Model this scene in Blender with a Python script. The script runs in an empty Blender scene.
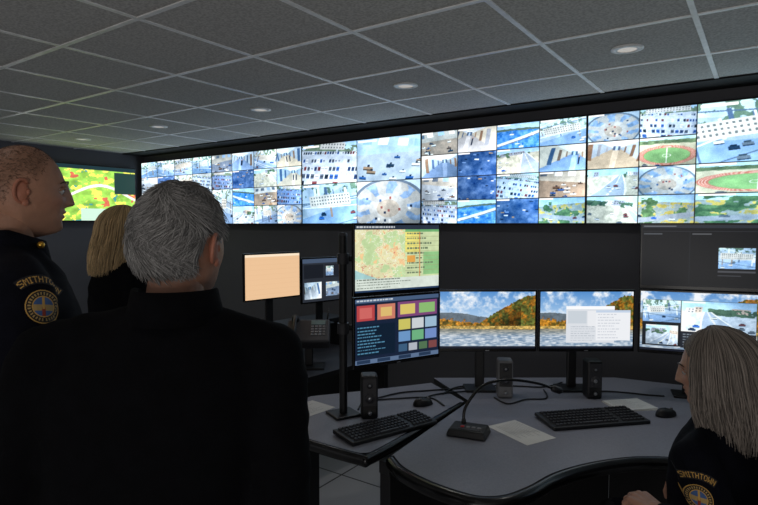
import bpy, bmesh, math, random
import numpy as np
from mathutils import Vector, Matrix
from mathutils.bvhtree import BVHTree
random.seed(7)
RNG = np.random.default_rng(11)
scn = bpy.context.scene
scn.view_settings.view_transform = 'Standard'
EYE = 1.65; CEIL = 2.47; DESK = 0.74
F2 = Vector((-0.569, 0.822)); R2 = Vector((0.822, 0.569))

# ------------------------------------------------------------ materials
def lin(c):
    return tuple((max(0, v) / 255.0) ** 2.2 for v in c[:3])
def mat(name, c, rough=0.6, metal=0.0, var=0.12, nscale=20.0, bump=0.0, bscale=200.0, spec=0.5):
    m = bpy.data.materials.new(name); m.use_nodes = True
    nt = m.node_tree; b = nt.nodes['Principled BSDF']
    tc = nt.nodes.new('ShaderNodeTexCoord')
    nz = nt.nodes.new('ShaderNodeTexNoise'); nz.inputs['Scale'].default_value = nscale
    nz.inputs['Detail'].default_value = 4
    nt.links.new(tc.outputs['Object'], nz.inputs['Vector'])
    rp = nt.nodes.new('ShaderNodeValToRGB')
    L = lin(c)
    rp.color_ramp.elements[0].color = tuple(v * (1 - var) for v in L) + (1,)
    rp.color_ramp.elements[1].color = tuple(min(1, v * (1 + var)) for v in L) + (1,)
    rp.color_ramp.elements[0].position = .3; rp.color_ramp.elements[1].position = .7
    nt.links.new(nz.outputs['Fac'], rp.inputs['Fac'])
    nt.links.new(rp.outputs['Color'], b.inputs['Base Color'])
    b.inputs['Roughness'].default_value = rough
    b.inputs['Metallic'].default_value = metal
    b.inputs['Specular IOR Level'].default_value = spec
    if bump > 0:
        n2 = nt.nodes.new('ShaderNodeTexNoise'); n2.inputs['Scale'].default_value = bscale
        n2.inputs['Detail'].default_value = 6
        nt.links.new(tc.outputs['Object'], n2.inputs['Vector'])
        bp = nt.nodes.new('ShaderNodeBump'); bp.inputs['Strength'].default_value = bump
        bp.inputs['Distance'].default_value = .01
        nt.links.new(n2.outputs['Fac'], bp.inputs['Height'])
        nt.links.new(bp.outputs['Normal'], b.inputs['Normal'])
    return m
def attr_mat(name, emit=0.0, rough=0.5, sss=0.0, spec=.5, vary_=0.0):
    m = bpy.data.materials.new(name); m.use_nodes = True
    nt = m.node_tree; b = nt.nodes['Principled BSDF']
    a = nt.nodes.new('ShaderNodeAttribute'); a.attribute_name = 'Col'
    if emit > 0:
        b.inputs['Base Color'].default_value = (.01, .01, .01, 1)
        nt.links.new(a.outputs['Color'], b.inputs['Emission Color'])
        b.inputs['Emission Strength'].default_value = emit
    elif vary_ > 0:
        tc = nt.nodes.new('ShaderNodeTexCoord'); nz = nt.nodes.new('ShaderNodeTexNoise')
        nz.inputs['Scale'].default_value = 45; nz.inputs['Detail'].default_value = 10; nz.inputs['Roughness'].default_value = .65
        nt.links.new(tc.outputs['Object'], nz.inputs['Vector'])
        mr = nt.nodes.new('ShaderNodeMapRange'); mr.inputs['To Min'].default_value = 1 - vary_; mr.inputs['To Max'].default_value = 1 + vary_
        nt.links.new(nz.outputs['Fac'], mr.inputs['Value'])
        mx = nt.nodes.new('ShaderNodeVectorMath'); mx.operation = 'SCALE'
        nt.links.new(a.outputs['Color'], mx.inputs[0]); nt.links.new(mr.outputs['Result'], mx.inputs['Scale'])
        nt.links.new(mx.outputs['Vector'], b.inputs['Base Color'])
        bp = nt.nodes.new('ShaderNodeBump'); bp.inputs['Strength'].default_value = .5; bp.inputs['Distance'].default_value = .004
        nt.links.new(nz.outputs['Fac'], bp.inputs['Height']); nt.links.new(bp.outputs['Normal'], b.inputs['Normal'])
    else:
        nt.links.new(a.outputs['Color'], b.inputs['Base Color'])
    b.inputs['Roughness'].default_value = rough
    b.inputs['Specular IOR Level'].default_value = spec
    if sss > 0:
        b.inputs['Subsurface Weight'].default_value = sss
        b.inputs['Subsurface Radius'].default_value = (.01, .004, .002)
    return m
M = {}
M['black'] = mat('black_plastic', (26, 26, 28), .45)
M['gloss'] = mat('gloss_black', (16, 16, 17), .25)
M['dgrey'] = mat('dark_grey_plastic', (56, 56, 60), .5)
M['grey'] = mat('grey_plastic', (120, 120, 122), .5)
M['silver'] = mat('silver_metal', (170, 172, 178), .3, .9)
M['chrome'] = mat('chrome', (110, 110, 114), .32, .9)
M['desk'] = mat('desk_laminate', (136, 137, 148), .42, 0, .10, 160)
M['desk2'] = mat('desk_laminate_wing', (136, 137, 148), .42, 0, .10, 160)
M['desk3'] = mat('console_laminate_dark', (56, 56, 62), .5, 0, .10, 160)
M['panel'] = mat('desk_panel', (26, 26, 29), .6)
M['wall'] = mat('wall_paint_dark', (84, 84, 89), .8, 0, .05, 4, .1)
M['soffit'] = mat('soffit_black', (20, 20, 22), .8)
M['paper'] = mat('paper', (225, 223, 218), .8, 0, .03)
M['jacket'] = mat('jacket_cloth_black', (15, 15, 18), .9, 0, .25, 30, .25, 350, .10)
M['uniform'] = mat('uniform_navy', (17, 18, 26), .85, 0, .2, 30, .2, 400, .12)
M['trouser'] = mat('trousers_dark', (18, 19, 25), .85, 0, .2, 30)
M['shoe'] = mat('shoe_leather', (14, 13, 12), .35)
M['gold'] = mat('gold_pin', (220, 170, 70), .3, .9)
M['fabric'] = mat('chair_fabric', (30, 30, 33), .9, 0, .2, 60, .3, 500)
M['attrskin'] = attr_mat('skin', 0, .5, .08, .35, .22)
M['attrhair'] = attr_mat('hair', 0, .5, 0, .35)
M['attrcloth'] = attr_mat('patch_embroidery', 0, .8)
M['wallscreen'] = attr_mat('display_wall_emission', 1.36, .35, 0, .2)
M['screen'] = attr_mat('monitor_emission', 1.05, .3, 0, .3)
M['eye'] = mat('eye_white', (195, 188, 182), .25)
M['iris'] = mat('iris', (50, 40, 32), .2)

# ------------------------------------------------------------ mesh helpers
def empty(name, loc=(0, 0, 0), rz=0.0):
    e = bpy.data.objects.new(name, None); scn.collection.objects.link(e)
    e.location = loc; e.rotation_euler = (0, 0, rz); e.empty_display_size = .1
    return e
def mobj(name, verts, faces, mats, parent=None, smooth=False, loc=(0, 0, 0), rot=(0, 0, 0), mi=None):
    me = bpy.data.meshes.new(name)
    me.from_pydata([tuple(v) for v in verts], [], [tuple(f) for f in faces])
    if not isinstance(mats, (list, tuple)): mats = [mats]
    for m in mats: me.materials.append(m)
    if mi is not None: me.polygons.foreach_set('material_index', mi)
    if smooth: me.polygons.foreach_set('use_smooth', [True] * len(me.polygons))
    me.update()
    o = bpy.data.objects.new(name, me); scn.collection.objects.link(o)
    o.location = loc; o.rotation_euler = rot
    if parent: o.parent = parent
    return o
def setcol(o, cols):   # linear Nx3
    a = o.data.color_attributes.new('Col', 'FLOAT_COLOR', 'POINT')
    c = np.ones((len(o.data.vertices), 4), dtype=np.float32); c[:, :3] = cols
    a.data.foreach_set('color', c.ravel())
def rbox(name, size, loc, m, parent=None, bev=.004, rot=(0, 0, 0), taper=None, seg=2):
    bm = bmesh.new(); bmesh.ops.create_cube(bm, size=1)
    for v in bm.verts:
        t = 1.0
        if taper and v.co.z > 0: t = taper
        v.co = Vector((v.co.x * size[0] * t, v.co.y * size[1] * t, v.co.z * size[2]))
    if bev > 0:
        bmesh.ops.bevel(bm, geom=list(bm.edges), offset=bev, segments=seg, profile=.5, affect='EDGES')
    me = bpy.data.meshes.new(name); bm.to_mesh(me); bm.free()
    me.materials.append(m)
    o = bpy.data.objects.new(name, me); scn.collection.objects.link(o)
    o.location = loc; o.rotation_euler = rot
    if parent: o.parent = parent
    return o
def sweep(pts, radii, seg=8, cap=True):
    pts = [Vector(p) for p in pts]; n = len(pts)
    V = []; Fc = []
    t0 = (pts[1] - pts[0]).normalized()
    up = Vector((0, 0, 1)) if abs(t0.z) < .9 else Vector((1, 0, 0))
    u = t0.cross(up).normalized()
    for i, p in enumerate(pts):
        t = (pts[min(i + 1, n - 1)] - pts[max(i - 1, 0)]).normalized()
        u = (u - t * u.dot(t)).normalized(); w = t.cross(u)
        r = radii[i] if hasattr(radii, '__len__') else radii
        for k in range(seg):
            a = 2 * math.pi * k / seg
            V.append(p + (u * math.cos(a) + w * math.sin(a)) * r)
    for i in range(n - 1):
        for k in range(seg):
            k2 = (k + 1) % seg
            Fc.append((i * seg + k, i * seg + k2, (i + 1) * seg + k2, (i + 1) * seg + k))
    if cap:
        Fc.append(tuple(reversed(range(seg)))); Fc.append(tuple((n - 1) * seg + k for k in range(seg)))
    return V, Fc
def tube(name, pts, r, m, parent=None, seg=10, smooth=True):
    V, Fc = sweep(pts, r, seg)
    return mobj(name, V, Fc, m, parent, smooth)
def cyl(name, p0, p1, r0, r1, m, parent=None, seg=28):
    V, Fc = sweep([p0, p1], [r0, r1], seg)
    o = mobj(name, V, Fc, m, parent)
    return o
def bez(p, n=24):
    p = [Vector(q) for q in p]; out = []
    m = len(p)
    for i in range(m - 1):
        a = p[max(i - 1, 0)]; b = p[i]; c = p[i + 1]; d = p[min(i + 2, m - 1)]
        for k in range(n):
            t = k / n
            out.append(.5 * ((2 * b) + (c - a) * t + (2 * a - 5 * b + 4 * c - d) * t * t + (3 * b - a - 3 * c + d) * t ** 3))
    out.append(p[-1]); return out
def grid_screen(name, w, h, img, m, parent, loc=(0, 0, 0), rot=(0, 0, 0)):
    """flat display surface in local XZ plane facing -Y, coloured from array img[row_from_top, col]"""
    ny, nx = img.shape[:2]
    xs = np.linspace(-w / 2, w / 2, nx); zs = np.linspace(h / 2, -h / 2, ny)
    X, Z = np.meshgrid(xs, zs)
    V = np.stack([X.ravel(), np.zeros(nx * ny), Z.ravel()], 1)
    idx = np.arange(nx * ny).reshape(ny, nx)
    Fq = np.stack([idx[1:, :-1].ravel(), idx[1:, 1:].ravel(), idx[:-1, 1:].ravel(), idx[:-1, :-1].ravel()], 1)
    me = bpy.data.meshes.new(name)
    me.vertices.add(len(V)); me.vertices.foreach_set('co', V.astype(np.float32).ravel())
    me.loops.add(Fq.size); me.loops.foreach_set('vertex_index', Fq.astype(np.int32).ravel())
    me.polygons.add(len(Fq)); me.polygons.foreach_set('loop_start', np.arange(0, Fq.size, 4, dtype=np.int32))
    me.update(calc_edges=True); me.validate()
    me.materials.append(m)
    o = bpy.data.objects.new(name, me); scn.collection.objects.link(o)
    o.parent = parent; o.location = loc; o.rotation_euler = rot
    setcol(o, (np.clip(img, 0, 255) / 255.0).reshape(-1, 3) ** 2.2)
    return o

# ------------------------------------------------------------ picture content
def vn(w, h, gx, gy):
    g = RNG.random((gy + 2, gx + 2))
    x = np.linspace(0, gx, w); y = np.linspace(0, gy, h)
    xi = x.astype(int); yi = y.astype(int); fx = x - xi; fy = (y - yi)[:, None]
    fx = fx * fx * (3 - 2 * fx); fy = fy * fy * (3 - 2 * fy)
    a = g[np.ix_(yi, xi)]; b = g[np.ix_(yi, xi + 1)]; c = g[np.ix_(yi + 1, xi)]; d = g[np.ix_(yi + 1, xi + 1)]
    return (a * (1 - fx) + b * fx) * (1 - fy) + (c * (1 - fx) + d * fx) * fy
def fbm(w, h, g=4, o=4):
    s = 0; a = .5; t = 0
    for k in range(o): s = s + a * vn(w, h, int(g * 1.5 * 2 ** k), g * 2 ** k); t += a; a *= .62
    return s / t
def C(*c): return np.array(c, float)
def rect(img, x0, y0, x1, y1, c):
    h, w = img.shape[:2]
    img[max(0, int(y0 * h)):max(int(y1 * h), int(y0 * h) + 1), max(0, int(x0 * w)):max(int(x1 * w), int(x0 * w) + 1)] = c
def raw(w, h, kind):
    y, x = np.mgrid[0:h, 0:w]; x = x / w; y = y / h
    img = np.zeros((h, w, 3)); r = RNG.random
    n = fbm(w, h, 3)[..., None]; n2 = fbm(w, h, 10, 3)[..., None]
    def pick(*a): return a[int(r() * len(a))]
    def cars(k, y0, y1, sx=.07):
        for q in range(k):
            b = y0 + (y1 - y0) * r(); s = sx * (.5 + b); a = r()
            c = pick(C(36, 44, 60), C(236, 238, 244), C(110, 60, 56), C(56, 90, 160), C(96, 100, 108), C(200, 204, 210))
            rect(img, a, b, a + s, b + s * .55, c); rect(img, a + s * .2, b - s * .25, a + s * .8, b, c * .55); rect(img, a, b + s * .5, a + s, b + s * .65, C(30, 32, 40))
    def bldg(x0, x1, y0, y1, c):
        rect(img, x0, y0, x1, y1, c)
        for a in np.arange(x0 + .02, x1 - .02, .045):
            for b_ in np.arange(y0 + .03, y1 - .03, .07): rect(img, a, b_, a + .02, b_ + .035, c * .5)
    if kind in ('road', 'lot', 'track', 'yellow', 'water'):
        img[:] = C(160, 192, 228) + 60 * (n - .4) + C(50, 40, 20) * y[..., None]
    if kind == 'road':
        hz = .2 + .2 * r(); g = y > hz
        gc = pick(C(132, 146, 116), C(186, 182, 166), C(190, 198, 210)); img[g] = (gc + 90 * (n2 - .5))[g]
        for q in range(3): a = r() * .9; bldg(a, a + .1 + .2 * r(), hz - .05 - .12 * r(), hz + .04, pick(C(196, 176, 160), C(150, 150, 160), C(220, 220, 222)))
        tr = (abs(y - hz) < .05 + .08 * n2[..., 0]) & (n[..., 0] > .5); img[tr] = (C(68, 84, 64) * (.6 + n2))[tr]
        xc = .25 + .5 * r(); sl = 1.6 * (r() - .5)
        cv = xc + sl * (y - hz) + .5 * sl * (y - hz) ** 2
        rd = g & (abs(x - cv) < .04 + .38 * (y - hz)); img[rd] = (C(158, 168, 184) + 30 * (n - .5))[rd]
        img[g & (abs(x - cv) < .006 + .012 * y) & (np.sin(40 / (y - hz + .25)) > 0)] = C(244, 238, 200)
        img[g & (abs(abs(x - cv) - .04 - .38 * (y - hz)) < .012)] = C(224, 226, 228)
        cars(6, hz + .1, .9)
    elif kind == 'lot':
        g = y > .2; img[g] = (pick(C(146, 156, 174), C(178, 186, 200), C(116, 138, 182)) + 60 * (n2 - .5))[g]
        tr = (y > .08) & (y < .24) & (n2[..., 0] > .42); img[tr] = (C(84, 94, 78) * (.6 + n2))[tr]
        bldg(r() * .4, .5 + .4 * r(), .04, .2, C(190, 188, 186))
        t = .5 * (r() - .5)
        for k in range(5):
            yy = .27 + .17 * k
            sc = 9 + 4 * (4 - k); ph = x * sc + k * .37
            bd = abs(y - yy - t * (x - .5)) < .028 + .008 * k
            occ = RNG.random(64) > .28; ii = np.floor(ph).astype(int) % 64; fr = ph - np.floor(ph)
            car = bd & occ[ii] & (fr > .14) & (fr < .86)
            pal = np.array([pick((50, 60, 90), (228, 232, 240), (80, 84, 96), (60, 86, 146), (170, 176, 190), (110, 56, 56), (34, 38, 46)) for _ in range(64)], float)
            img[car] = pal[ii[car]]
            img[car & (abs(y - yy - t * (x - .5)) < .010)] *= .55
            img[bd & (fr < .05)] = C(235, 235, 235)
    elif kind == 'hall':
        cx = .25 + .5 * r(); cy = .28 + .08 * r(); wl = pick(C(212, 214, 212), C(190, 206, 224), C(218, 210, 194), C(184, 196, 210))
        img[:] = wl * (.68 + .35 * abs(x - cx)[..., None] + .1 * n)
        fl = (y - cy > abs(x - cx) * .95 - .04); img[fl] = (pick(C(144, 142, 144), C(162, 150, 132), C(108, 124, 154)) * (.8 + .5 * y[..., None]) + 18 * (n - .5))[fl]
        gl = fl & (abs(x - cx) < .05); img[gl] += 34
        ce = (cy - y > abs(x - cx) * .75 - .03); img[ce] = C(200, 208, 218)
        img[ce & (abs(x - cx) < .05 + .2 * (cy - y)) & (np.sin(y * 70) > .2)] = C(255, 255, 255)
        rect(img, cx - .06, cy - .06, cx + .06, cy + .07, C(70, 82, 104)); rect(img, cx - .02, cy - .05, cx + .02, cy + .07, C(170, 190, 214))
        for s in (-1, 1):
            for dd, hh in ((.15, .10), (.28, .20), (.44, .32)):
                a = cx + s * dd; c = pick(C(124, 96, 76), C(72, 86, 114), C(136, 138, 146))
                m_ = (abs(x - a) < hh * .14) & (y > cy - hh * .55) & (y < cy + dd * .95 - .02); img[m_] = c * (.8 + .3 * r())
        for q in range(int(3 * r())): a = cx + .3 * (r() - .5); rect(img, a, .45, a + .035, .7, C(36, 38, 50)); rect(img, a + .006, .41, a + .028, .46, C(170, 130, 110))
    elif kind == 'room':
        base = pick(C(202, 196, 184), C(182, 200, 218), C(212, 214, 214), C(178, 170, 160)); img[:] = base * (.78 + .3 * n)
        k = .35 * (r() - .5); hz = .32 + .1 * r(); fl = y > hz + k * (x - .5); img[fl] = (pick(C(138, 120, 104), C(108, 126, 160), C(158, 162, 170), C(108, 110, 122)) * (.8 + .5 * n))[fl]
        for q in range(4): a = q * .25 + .05 * r(); rect(img, a, .06, a + .14, .06 + .16, pick(C(246, 249, 253), C(150, 174, 206), C(90, 96, 108)))
        for q in range(13):
            b = hz + .06 + (.9 - hz) * q / 13; a = r() * .85; s = .06 + .14 * b * r()
            c = pick(C(90, 66, 52), C(46, 52, 64), C(226, 226, 226), C(52, 78, 130), C(156, 122, 92), C(224, 228, 232))
            rect(img, a, b, a + s, b + s * .35, c); rect(img, a, b + s * .35, a + s, b + s * .55, c * .45); rect(img, a + s * .35, b - s * .3, a + s * .6, b, C(30, 32, 40))
    elif kind == 'water':
        g = y > .26; img[g] = (C(74, 124, 192) + 120 * (n2 - .5))[g]
        img[(abs(y - .26) < .05 * n2[..., 0] + .015)] = C(84, 96, 84)
        s = 1.2 * (r() - .5); k = abs(y - .6 - s * (x - .5)) < .05; img[k] = C(196, 200, 206); k = abs(y - .66 - s * (x - .5)) < .015; img[k] = C(90, 92, 100)
        for q in range(5): a = r(); b = .4 + .5 * r(); rect(img, a, b, a + .09, b + .03, C(240, 240, 244)); rect(img, a + .04, b - .1, a + .045, b, C(230, 230, 230))
    elif kind == 'track':
        g = y > .2; img[g] = (C(178, 178, 156) + 50 * (n2 - .5))[g]
        tr = (abs(y - .2) < .03 + .06 * n2[..., 0]); img[tr] = (C(78, 92, 68) * (.6 + n2))[tr]
        e = ((x - .5) / .47) ** 2 + ((y - .62) / .30) ** 2
        img[e < 1] = C(172, 110, 94); img[e < .60] = (C(116, 154, 102) * (.85 + .3 * n))[e < .60]
        for q in (.70, .80, .90): img[abs(e - q) < .012] = C(222, 204, 194)
        img[(e < .6) & (abs(x - .5) < .006)] = C(220, 226, 220); img[(e < .6) & (abs(((x - .5) / .06) ** 2 + ((y - .62) / .05) ** 2 - 1) < .15)] = C(220, 226, 220)
        cars(4, .86, .95)
    elif kind == 'yellow':
        g = y > .28; img[g] = (C(146, 154, 152) + 60 * (n2 - .5))[g]
        k = g & (n2[..., 0] > .54); img[k] = (C(196, 178, 92) * (.6 + .7 * n))[k]
        k = (n[..., 0] > .54) & (y > .15); img[k] = (C(72, 92, 60) * (.6 + n2))[k]
        k = abs(y - .75 - .3 * (x - .5)) < .08; img[k] = (C(142, 146, 154) + 30 * (n2 - .5))[k]; cars(3, .68, .8)
    elif kind == 'white':
        img[:] = C(184, 198, 216) + 80 * (n - .4); t = 1.2 * (r() - .5)
        img[(y - .3 - t * (x - .5)) > 0] *= .86
        img[(y - .62 - .6 * t * (x - .5)) > 0] *= C(.80, .86, .96)
        k = (n2[..., 0] > .56) & (y < .4); img[k] = (C(92, 104, 84) * (.6 + n))[k]
        for q in range(7): a = r() * .9; b = .1 + .5 * r(); rect(img, a, b, a + .015 + .03 * r(), b + .3, pick(C(86, 96, 120), C(226, 230, 236), C(140, 116, 98)))
        for q in range(4): img[abs(y - r() - (r() - .5) * (x - .5)) < .010] = pick(C(90, 100, 118), C(236, 240, 246))
        bldg(.55 * r(), .55 + .4 * r(), .3, .55, C(206, 198, 188)); cars(4, .55, .9)
    elif kind == 'dark':
        img[:] = C(60, 80, 122) + 130 * (n - .45) + 40 * (n2 - .5)
        for q in range(14): a = r() * .95; b = r() * .9; rect(img, a, b, a + .03 + .07 * r(), b + .04, pick(C(224, 232, 244), C(130, 156, 206), C(24, 28, 44), C(160, 130, 100)))
    elif kind == 'fish':
        img[:] = C(176, 190, 206) * (.75 + .4 * n)
        e = np.sqrt(((x - .5) / .52) ** 2 + ((y - .62) / .60) ** 2); th = np.arctan2(y - .62, x - .5)
        m_ = e < 1; img[m_] = (C(200, 196, 192) - 50 * e[..., None] + 40 * (n2 - .5))[m_]
        m_ = (e > .5) & (e < .9) & ((th * 5 / np.pi + n[..., 0]) % 1 < .45); img[m_] = (C(126, 144, 174) * (.7 + .6 * n2))[m_]
        m_ = (e > .92) & (e < 1); img[m_] = C(90, 96, 108)
        m_ = e < .3; img[m_] = (C(172, 158, 144) * (.8 + .4 * n2))[m_]
        for q in range(14): a = .2 + .6 * r(); b = .3 + .55 * r(); rect(img, a, b, a + .03, b + .05, pick(C(40, 44, 60), C(226, 226, 230), C(140, 80, 70), C(70, 90, 130)))
    return img
def thumb(w, h, kind, lift=1.0):
    W2, H2 = w * 2, h * 2
    src = raw(W2, H2, kind); r = RNG.random
    v, u = np.mgrid[0:H2, 0:W2]; u = u / W2 - .5; v = v / H2 - .5
    th = (r() - .5) * (.35 if kind not in ('track', 'fish') else .08); k = .35 * r(); fl = 1 if r() > .5 else -1
    r2 = (u * u + v * v); s = .86 + k * r2 * 1.2
    uu = fl * (math.cos(th) * u - math.sin(th) * v) * s * (1 + .4 * (r() - .5) * v); vv = (math.sin(th) * u + math.cos(th) * v) * s
    iu = np.clip(((uu + .5) * W2).astype(int), 0, W2 - 1); iv = np.clip(((vv + .5) * H2).astype(int), 0, H2 - 1)
    img = src[iv, iu]
    g = 1 + .5 * (r() - .5) * u * 2 + .4 * (r() - .5) * v * 2
    img = img * g[..., None] * (.84 + .32 * fbm(W2, H2, 5, 4))[..., None]
    img = (img[0::2, 0::2] + img[1::2, 0::2] + img[0::2, 1::2] + img[1::2, 1::2]) / 4
    img = .8 * img + .2 * (np.roll(img, 1, 0) + np.roll(img, -1, 1)) / 2
    img += RNG.normal(0, 5, (h, w, 1))
    tint = C(-16, 3, 16) * (.3 + 1.0 * r())
    gray = img.mean(axis=2, keepdims=True); img = gray + (img - gray) * 1.08
    img = (img - 125) * 1.15 + 125 + 22 * lift + tint
    if r() > .4: rect(img, .03, .03, .33, .03 + max(.05, 1.5 / h), C(250, 250, 250))
    img[0, :] = 40; img[-1, :] = 40; img[:, 0] = 40; img[:, -1] = 40
    return np.clip(img, 8, 252)
def mosaic(cells, gw, gh, W=384, H=216):
    img = np.full((H, W, 3), 20.0); cw = W // gw; ch = H // gh
    for (cx, cy, sx, sy, k) in cells:
        img[cy * ch:(cy + sy) * ch, cx * cw:(cx + sx) * cw] = thumb(sx * cw, sy * ch, k)
    return img
KIN = ['hall', 'room', 'white', 'room', 'hall', 'fish']; KOUT = ['road', 'lot', 'water', 'road', 'lot', 'yellow']
def auto(gw, gh, pool):
    return [(i, j, 1, 1, pool[(i * 7 + j * 5 + (i * j)) % len(pool)]) for i in range(gw) for j in range(gh)]
panel_imgs = [
    mosaic(auto(4, 4, ['white', 'lot', 'hall', 'road', 'white', 'room', 'dark']), 4, 4),
    mosaic([(0, 0, 1, 1, 'room'), (1, 0, 1, 1, 'hall'), (2, 0, 1, 1, 'white'), (3, 0, 1, 1, 'hall'), (0, 1, 1, 1, 'lot'), (1, 1, 1, 1, 'dark'), (2, 1, 1, 1, 'road'), (3, 1, 1, 1, 'hall'),
            (0, 2, 1, 2, 'white'), (1, 2, 1, 1, 'water'), (2, 2, 1, 1, 'room'), (3, 2, 1, 1, 'lot'), (1, 3, 1, 1, 'road'), (2, 3, 1, 1, 'white'), (3, 3, 1, 1, 'fish')], 4, 4),
    mosaic([(0, 0, 1, 1, 'lot'), (1, 0, 1, 1, 'room'), (0, 1, 1, 1, 'white'), (1, 1, 1, 1, 'fish')], 2, 2),
    mosaic([(0, 0, 1, 1, 'room'), (1, 0, 1, 1, 'hall'), (0, 1, 1, 1, 'hall'), (1, 1, 1, 1, 'dark'), (0, 2, 1, 1, 'room'), (1, 2, 1, 1, 'dark'),
            (0, 3, 1, 1, 'lot'), (1, 3, 1, 1, 'water'), (2, 0, 1, 1, 'water'), (3, 0, 1, 1, 'white'), (2, 1, 1, 1, 'road'), (3, 1, 1, 1, 'hall'),
            (2, 2, 1, 1, 'lot'), (3, 2, 1, 1, 'room'), (2, 3, 1, 1, 'dark'), (3, 3, 1, 1, 'yellow')], 4, 4),
    mosaic([(0, 0, 1, 1, 'fish'), (1, 0, 1, 1, 'lot'), (2, 0, 2, 2, 'white'), (0, 1, 1, 1, 'hall'), (1, 1, 1, 1, 'track'),
            (0, 2, 1, 1, 'road'), (1, 2, 1, 1, 'fish'), (2, 2, 2, 1, 'track'), (0, 3, 1, 1, 'road'), (1, 3, 1, 1, 'yellow'), (2, 3, 2, 1, 'yellow')], 4, 4),
    mosaic(auto(4, 4, KIN + KOUT), 4, 4),
    mosaic(auto(4, 4, KOUT + KIN), 4, 4)]
def greenmap():
    w, h = 240, 135; y, x = np.mgrid[0:h, 0:w]; x = x / w; y = y / h
    n = fbm(w, h, 5)[..., None]; n2 = fbm(w, h, 12)[..., None]
    img = C(150, 205, 84) * (.5 + 1.0 * n)
    img[n2[..., 0] > .58] = C(236, 226, 96)
    img[(n[..., 0] > .70)] = C(214, 110, 84)
    img[abs(y - .5 - .15 * np.sin(x * 7)) < .025] = C(255, 240, 240)
    img[(n[..., 0] < .34)] = C(70, 150, 150)
    img = img * (.8 + .4 * n2)
    rect(img, 0, 0, .16, 1, C(235, 240, 236)); rect(img, 0, 0, 1, .08, C(30, 50, 56))
    rect(img, .80, .1, 1, .5, C(36, 60, 56)); rect(img, .5, .78, 1, 1, C(190, 220, 200)); return np.clip(img, 0, 255)
def landscape(w=300, h=168):
    """autumn hillside above a river"""
    y, x = np.mgrid[0:h, 0:w]; x = x / w; y = y / h
    n = fbm(w, h, 4); n2 = fbm(w, h, 18, 4); n3 = fbm(w, h, 34, 2); rip = vn(w, h, 26, 84)
    mix = lambda a, b, t: a * (1 - t[..., None]) + b * t[..., None]
    img = mix(C(84, 138, 200)[None, None], C(176, 206, 234)[None, None], y * 2)
    cl = np.clip((n * .7 + n2 * .3 - .45) * 5, 0, 1) * np.clip(1.6 - y * 2.4, 0, 1); img = mix(img, C(236, 240, 245)[None, None], cl)
    far = y > .43 - .05 * np.sin(x * 6 + 1) - .03 * n2; img[far] = (C(96, 108, 118)[None, None] * (.75 + .5 * n2[..., None]))[far]
    top = .64 - .58 * np.clip((x - .34) / .56, 0, 1) ** .85 + .045 * (n3 - .5) + .02 * n2; hill = y > top
    dpt = np.clip((y - top) * 3, 0, 1); cols = mix(C(86, 92, 44)[None, None], C(150, 100, 34)[None, None], np.clip((n2 - .42) * 5, 0, 1))
    hc = cols * (.45 + .9 * n3)[..., None] * (1.15 - .55 * dpt * (x < .85))[..., None]; img[hill] = hc[hill]
    tree = .47 + .18 * x + .10 * (n3 - .5) + .06 * (n2 - .5); lt = (y > tree) & (x < .52)
    lc = mix(C(196, 132, 44)[None, None], C(96, 84, 36)[None, None], np.clip((n2 - .40) * 4, 0, 1)) * (.5 + .95 * n3)[..., None]; img[lt] = lc[lt]
    bank = (y > .60 + .02 * (n3 - .5)) & (y < .66); img[bank] = (C(196, 164, 92)[None, None] * (.5 + .9 * n3[..., None]))[bank]
    wat = y > .64 + .02 * x + .01 * n2
    wc = mix(C(116, 140, 166)[None, None], C(212, 220, 228)[None, None], np.clip((rip * .6 + n2 * .5 - .35) * 2.2, 0, 1))
    refl = np.clip(1 - (y - .64) * 7, 0, 1) * .6; wc = mix(wc, C(110, 92, 50)[None, None], refl); img[wat] = wc[wat]
    img[y > .955] = C(28, 32, 44)
    return np.clip(img, 0, 255)
def textlines(img, x0, y0, x1, y1, nl, c, fill=.8):
    h, w = img.shape[:2]
    for k in range(nl):
        yy = y0 + (y1 - y0) * (k + .3) / nl; xx = x0
        while xx < x0 + (x1 - x0) * (.45 + .55 * RNG.random()) * fill + .01:
            l = .01 + .03 * RNG.random(); rect(img, xx, yy, min(x1, xx + l), yy + .35 * (y1 - y0) / nl, c); xx += l + .008
def win_desktop():
    img = landscape()
    rect(img, .28, .26, .80, .9, C(214, 218, 224)); rect(img, .28, .26, .80, .31, C(245, 246, 248))
    rect(img, .30, .34, .50, .56, C(196, 204, 212)); rect(img, .51, .34, .77, .62, C(228, 230, 234)); textlines(img, .33, .6, .76, .88, 7, C(186, 192, 200))
    rect(img, .60, .33, .97, .86, C(232, 234, 238)); textlines(img, .62, .38, .95, .84, 9, C(200, 204, 212)); rect(img, .60, .33, .97, .37, C(190, 205, 225))
    return img
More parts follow.
